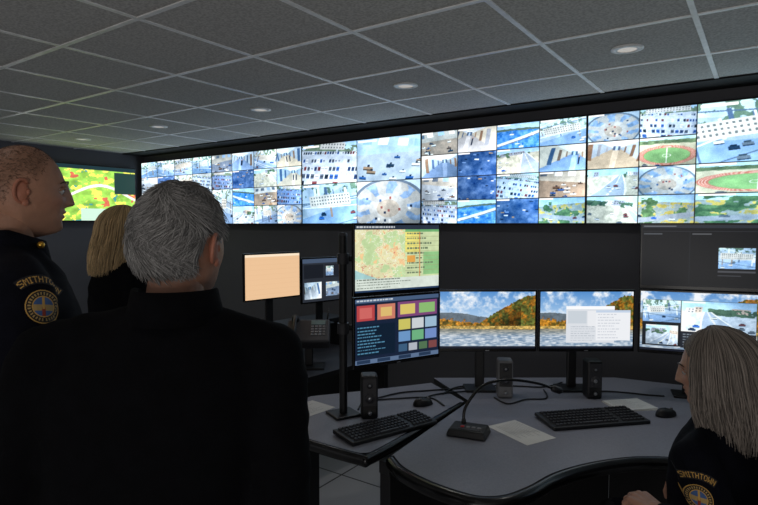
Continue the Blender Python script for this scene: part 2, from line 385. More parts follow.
def map_app():
    w, h = 260, 160; img = np.zeros((h, w, 3)); n = fbm(w, h, 4); n2 = fbm(w, h, 9)
    img[:] = C(226, 222, 176); img[n > .54] = C(192, 216, 160); img[n2 > .66] = C(228, 190, 140)
    img[(abs(n - .46) < .006)] = C(206, 130, 110); img[abs(n2 - .5) < .008] = C(246, 244, 232)
    y, x = np.mgrid[0:h, 0:w]; x = x / w; y = y / h
    img[(y > .66 + .2 * np.sin(x * 3)) & (x < .6)] = C(160, 200, 200)
    rect(img, 0, 0, 1, .07, C(44, 52, 66)); textlines(img, .02, .0, .9, .07, 1, C(190, 195, 200))
    rect(img, .58, .07, 1, .8, C(200, 214, 166)); rect(img, .58, .11, .76, .42, C(232, 220, 120)); rect(img, .80, .42, 1, .78, C(140, 190, 130))
    for k in range(9): rect(img, .58, .1 + .075 * k, 1, .105 + .075 * k, C(160, 166, 120))
    textlines(img, .6, .1, .98, .78, 9, C(110, 126, 100)); rect(img, .58, .07, 1, .11, C(110, 170, 110))
    rect(img, .75, .11, .765, .8, C(200, 130, 80)); rect(img, .60, .47, .70, .58, C(222, 160, 80))
    rect(img, 0, .8, 1, .97, C(212, 222, 212)); textlines(img, .02, .8, .98, .96, 4, C(120, 130, 120)); rect(img, 0, .97, 1, 1, C(40, 60, 90))
    return np.clip(img * (.9 + .2 * n2[..., None]), 0, 255)
def button_app():
    w, h = 260, 170; img = np.zeros((h, w, 3)); img[:] = C(28, 38, 58)
    rect(img, 0, 0, 1, .07, C(70, 90, 120)); textlines(img, .02, 0, .9, .07, 1, C(190, 200, 210))
    rect(img, .02, .1, .22, .34, C(176, 68, 70)); rect(img, .25, .1, .46, .34, C(196, 120, 100)); rect(img, .05, .14, .19, .30, C(200, 100, 96)); rect(img, .29, .15, .42, .29, C(214, 180, 110))
    rect(img, .49, .09, .98, .33, C(120, 70, 116)); rect(img, .52, .13, .70, .29, C(210, 190, 104)); rect(img, .75, .13, .95, .29, C(134, 180, 110))
    for r_ in range(2):
        for c_ in range(3):
            rect(img, .50 + .165 * c_, .37 + .19 * r_, .645 + .165 * c_, .53 + .19 * r_, [C(196, 188, 96), C(196, 202, 206), C(150, 180, 202), C(104, 144, 190), C(106, 170, 124), C(110, 136, 190)][r_ * 3 + c_])
    rect(img, .02, .40, .46, .88, C(20, 34, 50)); textlines(img, .03, .42, .44, .86, 9, C(80, 130, 160))
    for c_ in range(4):
        rect(img, .50 + .125 * c_, .76, .605 + .125 * c_, .88, [C(60, 90, 120), C(170, 176, 186), C(80, 110, 80), C(120, 70, 70)][c_])
    rect(img, 0, .93, 1, 1, C(90, 110, 140))
    for q in (.02, .25, .5, .75): rect(img, q, .94, q + .15, .99, C(40, 56, 80))
    return img
def dark_app(tp='white'):
    w, h = 240, 140; img = np.zeros((h, w, 3)); img[:] = C(20, 22, 26)
    rect(img, 0, 0, 1, .05, C(44, 48, 56)); rect(img, .02, .015, .3, .035, C(110, 114, 120)); rect(img, 0, .10, 1, .107, C(50, 52, 58))
    rect(img, .02, .14, .18, .16, C(74, 78, 84)); rect(img, .42, .12, .424, .95, C(38, 42, 48)); rect(img, .44, .14, .6, .16, C(80, 82, 86))
    a, b = .66, .36
    img[int(b * h):int((b + .34) * h), int(a * w):int(.97 * w)] = thumb(int(.97 * w) - int(a * w), int((b + .34) * h) - int(b * h), tp)
    rect(img, .66, .73, .97, .76, C(70, 72, 78)); rect(img, .66, .80, .85, .82, C(60, 62, 68))
    return img
def mixed_app():
    img = landscape(); h, w = img.shape[:2]
    def put(x0, y0, x1, y1, k): img[int(y0 * h):int(y1 * h), int(x0 * w):int(x1 * w)] = thumb(int(x1 * w) - int(x0 * w), int(y1 * h) - int(y0 * h), k)
    put(.02, .14, .36, .52, 'white'); put(.36, .14, .99, .66, 'road')
    rect(img, .02, .52, .36, .92, C(30, 34, 40)); put(.05, .56, .34, .9, 'road')
    rect(img, .36, .66, .99, .93, C(38, 42, 50)); put(.66, .68, .97, .9, 'track'); textlines(img, .38, .68, .62, .9, 5, C(120, 130, 140)); return img
def peach_app():
    w, h = 160, 100; img = np.zeros((h, w, 3)); img[:] = C(232, 190, 148)
    for k in range(8): rect(img, 0, .12 + .11 * k, 1, .13 + .11 * k, C(228, 185, 143))
    rect(img, 0, 0, 1, .06, C(246, 224, 196)); return img
def tile_app():
    w, h = 200, 130; img = np.zeros((h, w, 3)); img[:] = C(46, 50, 58)
    rect(img, 0, 0, 1, .10, C(70, 84, 106)); rect(img, .03, .14, .5, .46, C(30, 33, 40)); rect(img, .54, .14, .97, .46, C(36, 38, 46))
    def put(x0, y0, x1, y1, k): img[int(y0 * h):int(y1 * h), int(x0 * w):int(x1 * w)] = thumb(int(x1 * w) - int(x0 * w), int(y1 * h) - int(y0 * h), k)
    put(.04, .54, .46, .94, 'hall'); put(.56, .18, .76, .42, 'white'); put(.56, .56, .94, .90, 'room')
    return img

# ------------------------------------------------------------ room shell
XW, XE, YN, YS = -6.2, 2.9, 3.98, -3.2
floor = rbox('floor', (XE - XW + .4, YN - YS + .2, .1), ((XW + XE) / 2, (YN + YS) / 2, -.05), M['panel'], None, 0)
fm = bpy.data.materials.new('floor_tile'); fm.use_nodes = True
nt = fm.node_tree; b = nt.nodes['Principled BSDF']; tc = nt.nodes.new('ShaderNodeTexCoord')
br = nt.nodes.new('ShaderNodeTexBrick'); br.offset = 0; br.inputs['Scale'].default_value = 1
br.inputs['Brick Width'].default_value = .61; br.inputs['Row Height'].default_value = .61; br.inputs['Mortar Size'].default_value = .006
br.inputs['Color1'].default_value = lin((210, 210, 213)) + (1,); br.inputs['Color2'].default_value = lin((200, 201, 205)) + (1,); br.inputs['Mortar'].default_value = lin((80, 80, 82)) + (1,)
nt.links.new(tc.outputs['Object'], br.inputs['Vector']); nt.links.new(br.outputs['Color'], b.inputs['Base Color']); b.inputs['Roughness'].default_value = .45
floor.data.materials[0] = fm
rbox('wall_north', (XE - XW + .4, .12, CEIL + .1), ((XW + XE) / 2, YN + .06, (CEIL + .1) / 2), M['wall'], None, 0)
rbox('wall_west', (.12, YN - YS, CEIL + .1), (XW - .06, (YN + YS) / 2, (CEIL + .1) / 2), M['wall'], None, 0)
rbox('wall_east', (.12, YN - YS, CEIL + .1), (XE + .06, (YN + YS) / 2, (CEIL + .1) / 2), M['wall'], None, 0)
rbox('baseboard_north', (XE - XW, .015, .1), ((XW + XE) / 2, YN - .008, .05), M['black'], None, .003)
rbox('baseboard_west', (.015, YN - YS, .1), (XW + .008, (YN + YS) / 2, .05), M['black'], None, .003)
cm = bpy.data.materials.new('ceiling_tile'); cm.use_nodes = True
nt = cm.node_tree; b = nt.nodes['Principled BSDF']; tc = nt.nodes.new('ShaderNodeTexCoord')
n1 = nt.nodes.new('ShaderNodeTexNoise'); n1.inputs['Scale'].default_value = 95; n1.inputs['Detail'].default_value = 5
rp = nt.nodes.new('ShaderNodeValToRGB'); rp.color_ramp.elements[0].color = lin((172, 170, 167)) + (1,); rp.color_ramp.elements[1].color = lin((204, 202, 198)) + (1,)
rp.color_ramp.elements[0].position = .35; rp.color_ramp.elements[1].position = .6
bp = nt.nodes.new('ShaderNodeBump'); bp.inputs['Strength'].default_value = .2; bp.inputs['Distance'].default_value = .006
nt.links.new(tc.outputs['Object'], n1.inputs['Vector'])
nt.links.new(n1.outputs['Fac'], rp.inputs['Fac']); nt.links.new(rp.outputs['Color'], b.inputs['Base Color'])
nt.links.new(n1.outputs['Fac'], bp.inputs['Height']); nt.links.new(bp.outputs['Normal'], b.inputs['Normal']); b.inputs['Roughness'].default_value = .9
ceil = rbox('ceiling', (XE - XW, 3.72 - YS, .1), ((XW + XE) / 2, (3.72 + YS) / 2, CEIL + .05), cm, None, 0)
V = []; Fc = []
def addbox(V, Fc, x0, x1, y0, y1, z0, z1):
    s = len(V); V += [(x0, y0, z0), (x1, y0, z0), (x1, y1, z0), (x0, y1, z0), (x0, y0, z1), (x1, y0, z1), (x1, y1, z1), (x0, y1, z1)]
    Fc += [(s, s + 3, s + 2, s + 1), (s + 4, s + 5, s + 6, s + 7), (s, s + 1, s + 5, s + 4), (s + 1, s + 2, s + 6, s + 5), (s + 2, s + 3, s + 7, s + 6), (s + 3, s, s + 4, s + 7)]
x = -.257 - .61 * 9
while x < XE:
    if x > XW: addbox(V, Fc, x - .011, x + .011, YS, 3.72, CEIL - .004, CEIL + .001)
    x += .61
y = 3.155
while y > YS:
    addbox(V, Fc, XW, XE, y - .011, y + .011, CEIL - .0045, CEIL + .001); y -= .61
M['tbar'] = mat('ceiling_grid_metal', (246, 246, 244), .35)
mobj('ceiling_grid', V, Fc, M['tbar'])
rbox('trim_1', (XE - XW, .28, .06), ((XW + XE) / 2, 3.84, CEIL + .02), M['soffit'], None, .002)
M['lamp'] = bpy.data.materials.new('downlight_glow'); M['lamp'].use_nodes = True
bb = M['lamp'].node_tree.nodes['Principled BSDF']; bb.inputs['Base Color'].default_value = (.5, .48, .45, 1)
bb.inputs['Emission Color'].default_value = (1, .93, .85, 1); bb.inputs['Emission Strength'].default_value = .35
def ring(name, r0, r1, z, th, m, parent, seg=40):
    V = []; Fc = []
    for k in range(seg):
        a = 2 * math.pi * k / seg; c, s = math.cos(a), math.sin(a)
        V += [(r0 * c, r0 * s, z), (r1 * c, r1 * s, z), (r1 * c, r1 * s, z - th), (r0 * c, r0 * s, z - th * 1.6)]
    for k in range(seg):
        a = 4 * k; b_ = 4 * ((k + 1) % seg)
        for q in range(4): Fc.append((a + q, a + (q + 1) % 4, b_ + (q + 1) % 4, b_ + q))
    return mobj(name, V, Fc, m, parent, True)
for yy in (2.85, .41):
    for i in range(5):
        e = empty('recessed_downlight', (-.562 - 1.22 * i, yy, CEIL))
        ring('trim_ring', .044, .072, 0, .005, M['tbar'], e)
        cyl('lens', (0, 0, -.001), (0, 0, -.004), .045, .044, M['lamp'], e)
        L = bpy.data.lights.new('lamp', 'AREA'); L.shape = 'DISK'; L.size = .085; L.energy = 1.4 if yy > 1 else .35; L.color = (1, .96, .92); L.spread = math.radians(150)
        lo = bpy.data.objects.new('lamp', L); scn.collection.objects.link(lo); lo.parent = e; lo.location = (0, 0, -.012)

# ------------------------------------------------------------ video wall
PW, PH = 1.283, .727
vw = empty('video_wall', (0, 3.9, 0))
for i, im in enumerate(panel_imgs):
    x0 = -6.14 + PW * i; xc = x0 + PW / 2
    rbox('display_housing_%d' % (i + 1), (PW - .002, .07, PH + .004), (xc, .037, EYE + PH / 2), M['gloss'], vw, .003)
    grid_screen('display_screen_%d' % (i + 1), PW - .012, PH - .012, im, M['wallscreen'], vw, (xc, -.0005, EYE + PH / 2))
ld = empty('wall_display', (-6.13, 3.17, 1.99), math.radians(90))
rbox('housing', (1.30, .06, .62), (0, .032, 0), M['gloss'], ld, .004)
grid_screen('screen', 1.28, .60, greenmap(), M['wallscreen'], ld, (0, 0, 0))

# ------------------------------------------------------------ monitors
def monitor(name, A, B, z0, z1, img, stand=None):
    A = Vector(A); B = Vector(B); c = (A + B) / 2; w = (B - A).length; h = z1 - z0
    rz = math.atan2(B.y - A.y, B.x - A.x)
    e = empty(name, (c.x, c.y, z0 if stand is None else DESK), rz)
    zc = (z0 + z1) / 2 - e.location.z
    rbox('bezel', (w, .018, h), (0, .009, zc), M['gloss'], e, .003)
    rbox('rear_shell', (w * .72, .035, h * .7), (0, .03, zc), M['black'], e, .012)
    grid_screen('screen', w - .018, h - .028, img, M['screen'], e, (0, -.0006, zc + .004))
    rbox('chin_logo', (.02, .001, .004), (0, -.0006, zc - h / 2 + .006), M['silver'], e, 0)
    if stand == 'foot':
        rbox('foot', (.17, .13, .014), (0, .2, .007), M['black'], e, .005)
        rbox('neck', (.05, .028, zc + .06), (0, .215, (zc + .06) / 2 + .006), M['black'], e, .006)
        rbox('hinge', (.07, .17, .05), (0, .125, zc), M['black'], e, .008)
    return e
monitor('computer_monitor', (-1.372, 2.515), (-.957, 2.803), .995, 1.315, landscape(), 'foot')
monitor('computer_monitor', (-.950, 2.808), (-.545, 3.090), .995, 1.315, win_desktop(), 'foot')
def on_pole(nm, A, B, img_lo, img_hi, pole, zlo=.992, zmid=1.322, ztop=1.655):
    """two monitors stacked on one desk-standing pole: one object with its parts"""
    m1 = monitor(nm, A, B, zlo, zmid - .003, img_lo, 'pole')
    rz = m1.rotation_euler[2]; zc = (zmid + ztop) / 2 - DESK; w = (Vector(B) - Vector(A)).length; h = ztop - zmid
    rbox('upper_bezel', (w, .018, h), (0, .009, zc), M['gloss'], m1, .003)
    rbox('upper_rear_shell', (w * .72, .035, h * .7), (0, .03, zc), M['black'], m1, .012)
    grid_screen('upper_screen', w - .018, h - .028, img_hi, M['screen'], m1, (0, -.0006, zc + .004))
    c = (Vector(A) + Vector(B)) / 2
    d = Matrix.Rotation(-rz, 2) @ (Vector(pole) - c)
    px, py = d.x, d.y
    rbox('base_plate', (.13, .13, .012), (px, py, .006), M['black'], m1, .004)
    cyl('pole', (px, py, .01), (px, py, ztop - DESK - .06), .019, .019, M['black'], m1)
    cyl('pole_cap', (px, py, ztop - DESK - .06), (px, py, ztop - DESK - .045), .022, .018, M['dgrey'], m1)
    for i, z in enumerate((zlo + .165 - DESK, zmid + .165 - DESK)):
        mid = Vector(((px) / 2 - .02, (py + .05) / 2 + .03, z))
        tube('arm_%d' % (i + 1), [(px, py, z), mid, (0, .05, z)], .014, M['black'], m1, 10)
        rbox('vesa_plate_%d' % (i + 1), (.1, .012, .1), (0, .052, z), M['dgrey'], m1, .002)
        cyl('clamp_%d' % (i + 1), (px, py, z - .025), (px, py, z + .025), .028, .028, M['dgrey'], m1)
on_pole('stacked_monitors', (-1.518, 1.99), (-1.318, 2.431), button_app(), map_app(), (-1.64, 2.07))
on_pole('stacked_monitors', (-.53, 3.105), (-.015, 3.235), mixed_app(), dark_app(), (-.33, 3.34))
on_pole('stacked_monitors', (.0, 3.235), (.53, 3.235), dark_app('road'), mixed_app(), (.27, 3.40))

# ------------------------------------------------------------ desks
def slab(name, poly, z0, z1, mt, ms, parent, bev=.004):
    bm = bmesh.new(); vs = [bm.verts.new((p[0], p[1], z0)) for p in poly]
    f = bm.faces.new(vs); f.normal_update()
    if f.normal.z < 0: f.normal_flip()
    r = bmesh.ops.extrude_face_region(bm, geom=[f])
    for g in r['geom']:
        if isinstance(g, bmesh.types.BMVert): g.co.z = z1
    bmesh.ops.recalc_face_normals(bm, faces=bm.faces)
    me = bpy.data.meshes.new(name)
    bm.faces.ensure_lookup_table()
    for fc in bm.faces: fc.material_index = 0 if fc.normal.z > .9 else 1
    bm.to_mesh(me); bm.free(); me.materials.append(mt); me.materials.append(ms)
    o = bpy.data.objects.new(name, me); scn.collection.objects.link(o); o.parent = parent; return o
def edge_band(name, pts, m, parent, zt, zb, w_in=.012, w_out=.022):
    """rounded bull-nose strip following the desk front edge"""
    P = [Vector((p[0], p[1])) for p in pts]; n = len(P); prof = []
    zc = (zt + zb) / 2; hh = (zt - zb) / 2
    for k in range(9):
        a = math.pi / 2 - math.pi * k / 8; prof.append((w_out * math.cos(a), zc + hh * math.sin(a)))
    prof = [(-w_in, zt)] + prof + [(-w_in, zb)]; K = len(prof); V = []; Fc = []
    for i, p in enumerate(P):
        t = (P[min(i + 1, n - 1)] - P[max(i - 1, 0)]).normalized(); nn = Vector((t.y, -t.x))
        for (o_, z) in prof: q = p + nn * o_; V.append((q.x, q.y, z))
    for i in range(n - 1):
        for k in range(K): k2 = (k + 1) % K; Fc.append((i * K + k, (i + 1) * K + k, (i + 1) * K + k2, i * K + k2))
    Fc.append(tuple(range(K))); Fc.append(tuple(reversed([(n - 1) * K + k for k in range(K)])))
    return mobj(name, V, Fc, m, parent, True)
desk = empty('console_desk')
front = [(-1.19, 1.80), (-1.10, 1.735), (-.98, 1.695), (-.86, 1.68), (-.76, 1.69), (-.69, 1.75), (-.645, 1.86), (-.610, 2.0), (-.55, 2.13), (-.46, 2.26), (-.354, 2.36), (-.15, 2.46), (.15, 2.5), (1.0, 2.5)]
fr = [tuple(v)[:2] for v in bez([(p[0], p[1], 0) for p in front], 6)]
back = [(1.0, 3.6), (0, 3.6), (-.72, 3.50), (-1.60, 2.88), (-1.235, 2.60)]
slab('desktop', fr + back, DESK - .03, DESK, M['desk'], M['black'], desk)
edge_band('front_edge_trim', fr, M['gloss'], desk, DESK + .001, DESK - .052)
wing = [(-1.262, 1.80), (-1.255, 2.58), (-1.56, 2.78), (-1.80, 2.42), (-1.96, 2.2), (-1.96, 1.74), (-1.32, 1.74)]
slab('desktop_wing', wing, DESK - .03, DESK, M['desk2'], M['black'], desk)
edge_band('wing_edge_trim', [(v.x, v.y) for v in bez([(p[0], p[1], 0) for p in [(-1.96, 1.74), (-1.7, 1.74), (-1.32, 1.742), (-1.268, 1.79), (-1.259, 2.2), (-1.257, 2.56)]], 8)], M['gloss'], desk, DESK + .001, DESK - .045, .01, .014)
rbox('seam_channel', (.05, .8, .05), (-1.222, 2.2, DESK - .057), M['black'], desk, .003)
rbox('side_panel', (.05, .86, DESK - .08), (-1.225, 2.24, (DESK - .08) / 2), M['panel'], desk, .004)
def wallpanel(name, a, b_, th, z0, z1, mm):
    a = Vector(a); b_ = Vector(b_); c = (a + b_) / 2; l = (b_ - a).length
    return rbox(name, (l, th, z1 - z0), (c.x, c.y, (z0 + z1) / 2), mm, desk, .003, (0, 0, math.atan2(b_.y - a.y, b_.x - a.x)))
wallpanel('rear_panel_1', (-1.5, 2.83), (-.72, 3.38), .03, 0, DESK - .03, M['panel'])
wallpanel('rear_panel_2', (-.72, 3.42), (1.0, 3.52), .03, 0, DESK - .03, M['panel'])
wallpanel('wing_end_panel', (-1.92, 1.8), (-1.92, 2.2), .03, 0, DESK - .03, M['panel'])
rbox('end_pedestal', (.4, .7, DESK - .03), (.78, 3.0, (DESK - .03) / 2), M['panel'], desk, .004)
d2 = empty('rear_console_desk')
slab('desktop', [(-2.24, 2.22), (-2.12, 3.3), (-3.1, 3.5), (-3.3, 2.3)], DESK - .03, DESK, M['desk3'], M['black'], d2)
rbox('pedestal_1', (.8, .04, DESK - .03), (-2.74, 2.36, (DESK - .03) / 2), M['panel'], d2, .003)
rbox('pedestal_2', (.8, .04, DESK - .03), (-2.62, 3.3, (DESK - .03) / 2), M['panel'], d2, .003)
rbox('raised_shelf', (.24, 1.0, .03), (-2.78, 2.85, DESK + .2), M['panel'], d2, .003, (0, 0, math.radians(-6)))
for i, yy in enumerate((2.42, 3.28)): rbox('shelf_leg_%d' % (i + 1), (.2, .03, .185), (-2.80 + .08 * i, yy, DESK + .0925), M['panel'], d2, .002)
def bgmon(A, B, z0, z1, img):
    A = Vector(A); B = Vector(B); c = (A + B) / 2; w = (B - A).length
    e = empty('desk_display', (c.x, c.y, DESK + .2155), math.atan2(B.y - A.y, B.x - A.x)); zo = e.location.z
    rbox('bezel', (w, .018, z1 - z0), (0, .009, (z0 + z1) / 2 - zo), M['gloss'], e, .003)
    grid_screen('screen', w - .016, z1 - z0 - .02, img, M['screen'], e, (0, -.0006, (z0 + z1) / 2 - zo))
    rbox('neck', (.05, .02, (z0 + z1) / 2 - zo), (0, .05, ((z0 + z1) / 2 - zo) / 2), M['black'], e, .004)
    rbox('hinge', (.06, .04, .05), (0, .03, (z0 + z1) / 2 - zo), M['black'], e, .004)
    rbox('foot', (.18, .14, .012), (0, .06, .006), M['black'], e, .004)
bgmon((-2.61, 2.325), (-2.535, 2.745), 1.172, 1.470, peach_app())
bgmon((-2.535, 2.757), (-2.45, 3.10), 1.115, 1.425, tile_app())
# radio telephone with handset and coiled cord, on a small riser on the rear console
rt = empty('radio_telephone', (-2.37, 2.64, DESK), math.radians(38))
rbox('riser_base', (.20, .16, .012), (0, .01, .006), M['black'], rt, .003)
rbox('riser_post', (.05, .05, .15), (0, .03, .085), M['black'], rt, .006)
rbox('console_body', (.27, .19, .075), (0, 0, .215), M['dgrey'], rt, .014, (math.radians(38), 0, 0))
def tilt(x, y, z=.0395):
    c, s = math.cos(math.radians(38)), math.sin(math.radians(38)); return (x, y * c - z * s, .215 + y * s + z * c)
rbox('lcd', (.09, .035, .003), tilt(.06, .06), mat('lcd_glass', (120, 140, 140), .2), rt, .001, (math.radians(38), 0, 0))
for r_ in range(4):
    for c_ in range(4): rbox('key_%d' % (r_ * 4 + c_ + 1), (.017, .012, .005), tilt(.025 + .024 * c_, .028 - .022 * r_), M['silver'] if c_ < 3 else M['grey'], rt, .0015, (math.radians(38), 0, 0))
hp = [tilt(-.085, -.085, .062), tilt(-.085, -.04, .078), tilt(-.085, .04, .078), tilt(-.085, .085, .062)]
tube('handset_grip', bez(hp, 6), .0135, M['black'], rt, 12)
for i, (yy) in enumerate((-.085, .085)):
    V, Fc = sweep([tilt(-.085, yy, .066), tilt(-.085, yy, .038)], [.022, .026], 20); mobj('handset_cup_%d' % (i + 1), V, Fc, M['black'], rt, True)
cp = bez([tilt(-.085, -.095, .05), (-.16, -.12, .11), (-.19, -.06, .05), (-.16, .03, .10), (-.12, .05, .19)], 30); cc = []
for i, p in enumerate(cp):
    t = (cp[min(i + 1, len(cp) - 1)] - cp[max(i - 1, 0)]).normalized(); u_ = t.cross(Vector((0, 1, .2))).normalized(); w_ = t.cross(u_); 
    for q in range(6): a = 2 * math.pi * (q / 6 + i * 0); cc.append(p + t * (.0015 * q) + (u_ * math.cos(a) + w_ * math.sin(a)) * .0085)
tube('coiled_cord', cc, .0024, M['grey'], rt, 6)
tube('antenna', [(.11, .09, .26), (.125, .10, .36)], [.006, .004], M['black'], rt, 8)

# ------------------------------------------------------------ desk items
def keyboard(loc, rz, w=.46, d=.165):
    e = empty('keyboard', (loc[0], loc[1], DESK), rz)
    rbox('body', (w, d, .018), (0, 0, .011), M['black'], e, .005, (math.radians(2.5), 0, 0))
    V = []; Fc = []
    rows = 6; kp = .0188
    for r_ in range(rows):
        yy = d / 2 - .02 - r_ * (d - .035) / 5.3
        xs = -w / 2 + .02
        while xs < w / 2 - .02:
            kw = kp * .82
            if r_ == 5 and -.09 < xs < -.03: kw = .10
            if abs(xs - w / 2 + .145) > .006:
                zt = .0265 + yy * .043
                s = len(V); t = .0015
                V += [(xs, yy - .0078, zt - .008), (xs + kw, yy - .0078, zt - .008), (xs + kw, yy + .0078, zt - .008), (xs, yy + .0078, zt - .008),
                      (xs + t, yy - .0062, zt), (xs + kw - t, yy - .0062, zt), (xs + kw - t, yy + .0062, zt), (xs + t, yy + .0062, zt)]
                Fc += [(s + 4, s + 5, s + 6, s + 7), (s, s + 1, s + 5, s + 4), (s + 1, s + 2, s + 6, s + 5), (s + 2, s + 3, s + 7, s + 6), (s + 3, s, s + 4, s + 7)]
            xs += kw + kp * .18
    mobj('keys', V, Fc, M['dgrey'], e)
    rbox('foot_strip', (w * .9, .01, .006), (0, d / 2 - .02, .003), M['black'], e, .001)
keyboard((-1.365, 2.03), math.radians(70))
keyboard((-.645, 2.665), math.radians(46), .48, .19)
def speaker(loc, rz, m, h=.2):
    e = empty('desktop_speaker', (loc[0], loc[1], DESK), rz)
    rbox('cabinet', (.078, .085, h), (0, 0, h / 2), m, e, .01)
    rbox('grille', (.064, .004, h * .62), (0, -.043, h * .62), M['black'] if m is not M['black'] else M['dgrey'], e, .002)
    for i, (z, r) in enumerate(((h * .48, .026), (h * .78, .016))):
        V, Fc = sweep([(0, -.043, z), (0, -.049, z)], [r, r * .86], 28); mobj('driver_%d' % (i + 1), V, Fc, M['dgrey'], e, True)
        V, Fc = sweep([(0, -.049, z), (0, -.0515, z)], [r * .4, r * .25], 20); mobj('dust_cap_%d' % (i + 1), V, Fc, M['silver'], e, True)
    V, Fc = sweep([(.0, -.042, h * .15), (.0, -.054, h * .15)], [.009, .008], 20); mobj('volume_knob', V, Fc, M['silver'], e, True)
speaker((-1.525, 2.12), math.radians(40), M['black'], .205)
speaker((-1.120, 2.785), math.radians(30), M['grey'], .2)
speaker((-.735, 3.035), math.radians(34), M['black'], .2)
mic = empty('gooseneck_microphone', (-1.04, 2.186, DESK), math.radians(12))
rbox('base', (.175, .13, .034), (0, 0, .017), M['black'], mic, .008, taper=.86)
rbox('button_panel', (.10, .05, .004), (.015, -.022, .035), M['dgrey'], mic, .001)
M['redb'] = mat('red_button', (170, 30, 30), .4)
for i in range(4): rbox('button_%d' % (i + 1), (.016, .014, .005), (-.022 + .024 * i, -.022, .039), M['grey'] if i else M['redb'], mic, .002)
Rm = Matrix.Rotation(-math.radians(12), 3, 'Z'); o_ = Vector((-1.04, 2.186, DESK))
g_ = [Rm @ (Vector(p) - o_) for p in [(-1.078, 2.215, .765), (-1.078, 2.235, .84), (-1.03, 2.31, .925), (-.95, 2.41, .94), (-.86, 2.52, .915), (-.81, 2.585, .885)]]
tube('gooseneck', bez(g_, 10), .0068, M['gloss'], mic, 10)
tube('collar_boot', [g_[0] - Vector((0, 0, .004)), g_[0] + Vector((0, 0, .025))], [.014, .009], M['black'], mic, 16)
dv = (g_[-1] - g_[-2]).normalized()
tube('mic_capsule', [g_[-1], g_[-1] + dv * .012, g_[-1] + dv * .05, g_[-1] + dv * .064], [.008, .016, .017, .009], M['black'], mic, 16)
def papers(nm, loc, rz, w, d, n=3):
    e = empty(nm, (loc[0], loc[1], DESK), rz)
    for i in range(n): rbox('sheet_%d' % (i + 1), (w, d, .0012), (.002 * i, .001 * i, .0008 + .0014 * i), M['paper'], e, 0, (0, 0, math.radians(1.2 * i)))
    V = []; Fc = []
    for k in range(10):
        yy = d * .4 - d * .8 * k / 10; s = len(V); x1 = w * (.1 + .3 * random.random())
        z = .0008 + .0014 * n
        V += [(-w * .4, yy, z), (x1, yy, z), (x1, yy + .0015, z), (-w * .4, yy + .0015, z)]; Fc.append((s, s + 1, s + 2, s + 3))
    mobj('print_lines', V, Fc, M['grey'], e)
papers('paper_sheet', (-.862, 2.335), math.radians(-26), .25, .165, 1)
papers('notepad', (-.545, 2.985), math.radians(42), .2, .16, 5)
papers('paper_sheet', (-1.835, 2.02), math.radians(84), .24, .17, 1)
def mouse(loc, rz):
    e = empty('computer_mouse', (loc[0], loc[1], DESK), rz)
    V = []; Fc = []; n, m_ = 20, 10
    for j in range(m_ + 1):
        ph = (math.pi / 2) * j / m_
        for i in range(n):
            a = 2 * math.pi * i / n
            V.append((.031 * math.cos(a) * max(0, math.cos(ph)) ** .6, .055 * math.sin(a) * max(0, math.cos(ph)) ** .6, .002 + .034 * math.sin(ph) * (1 - .12 * math.sin(a))))
    for j in range(m_):
        for i in range(n): Fc.append((j * n + i, j * n + (i + 1) % n, (j + 1) * n + (i + 1) % n, (j + 1) * n + i))
    Fc.append(tuple(reversed(range(n))))
    mobj('shell', V, Fc, M['black'], e, True)
    V, Fc = sweep([(-.004, .03, .033), (.004, .03, .033)], .006, 16); mobj('scroll_wheel', V, Fc, M['grey'], e)
mouse((-.37, 2.93), math.radians(-40)); mouse((-1.40, 2.41), math.radians(-30))
for i, pts in enumerate([
    [(-1.27, 2.86, .755), (-1.30, 2.87, .745), (-1.38, 2.75, .745), (-1.50, 2.62, .745), (-1.60, 2.50, .745), (-1.66, 2.3, .745)],
    [(-.94, 3.20, .745), (-1.0, 3.05, .745), (-1.15, 2.97, .745), (-1.38, 2.80, .745), (-1.40, 2.62, .745)],
    [(-1.17, 2.83, .745), (-1.19, 2.90, .745), (-1.33, 2.72, .745), (-1.42, 2.60, .745), (-1.45, 2.48, .745)],
    [(-.74, 3.10, .745), (-.70, 3.16, .745), (-.6, 3.2, .745), (-.5, 3.22, .745), (-.42, 3.25, .745)],
    [(-1.15, 2.72, .745), (-1.05, 2.66, .745), (-1.0, 2.78, .745), (-.92, 2.86, .745), (-.98, 3.0, .745)],
    [(-1.62, 2.16, .745), (-1.66, 2.28, .745), (-1.55, 2.42, .745), (-1.42, 2.52, .745), (-1.3, 2.45, .745)]]):
    tube('desk_cable_%d' % (i + 1), bez(pts, 10), .004, M['black'], desk, 8)

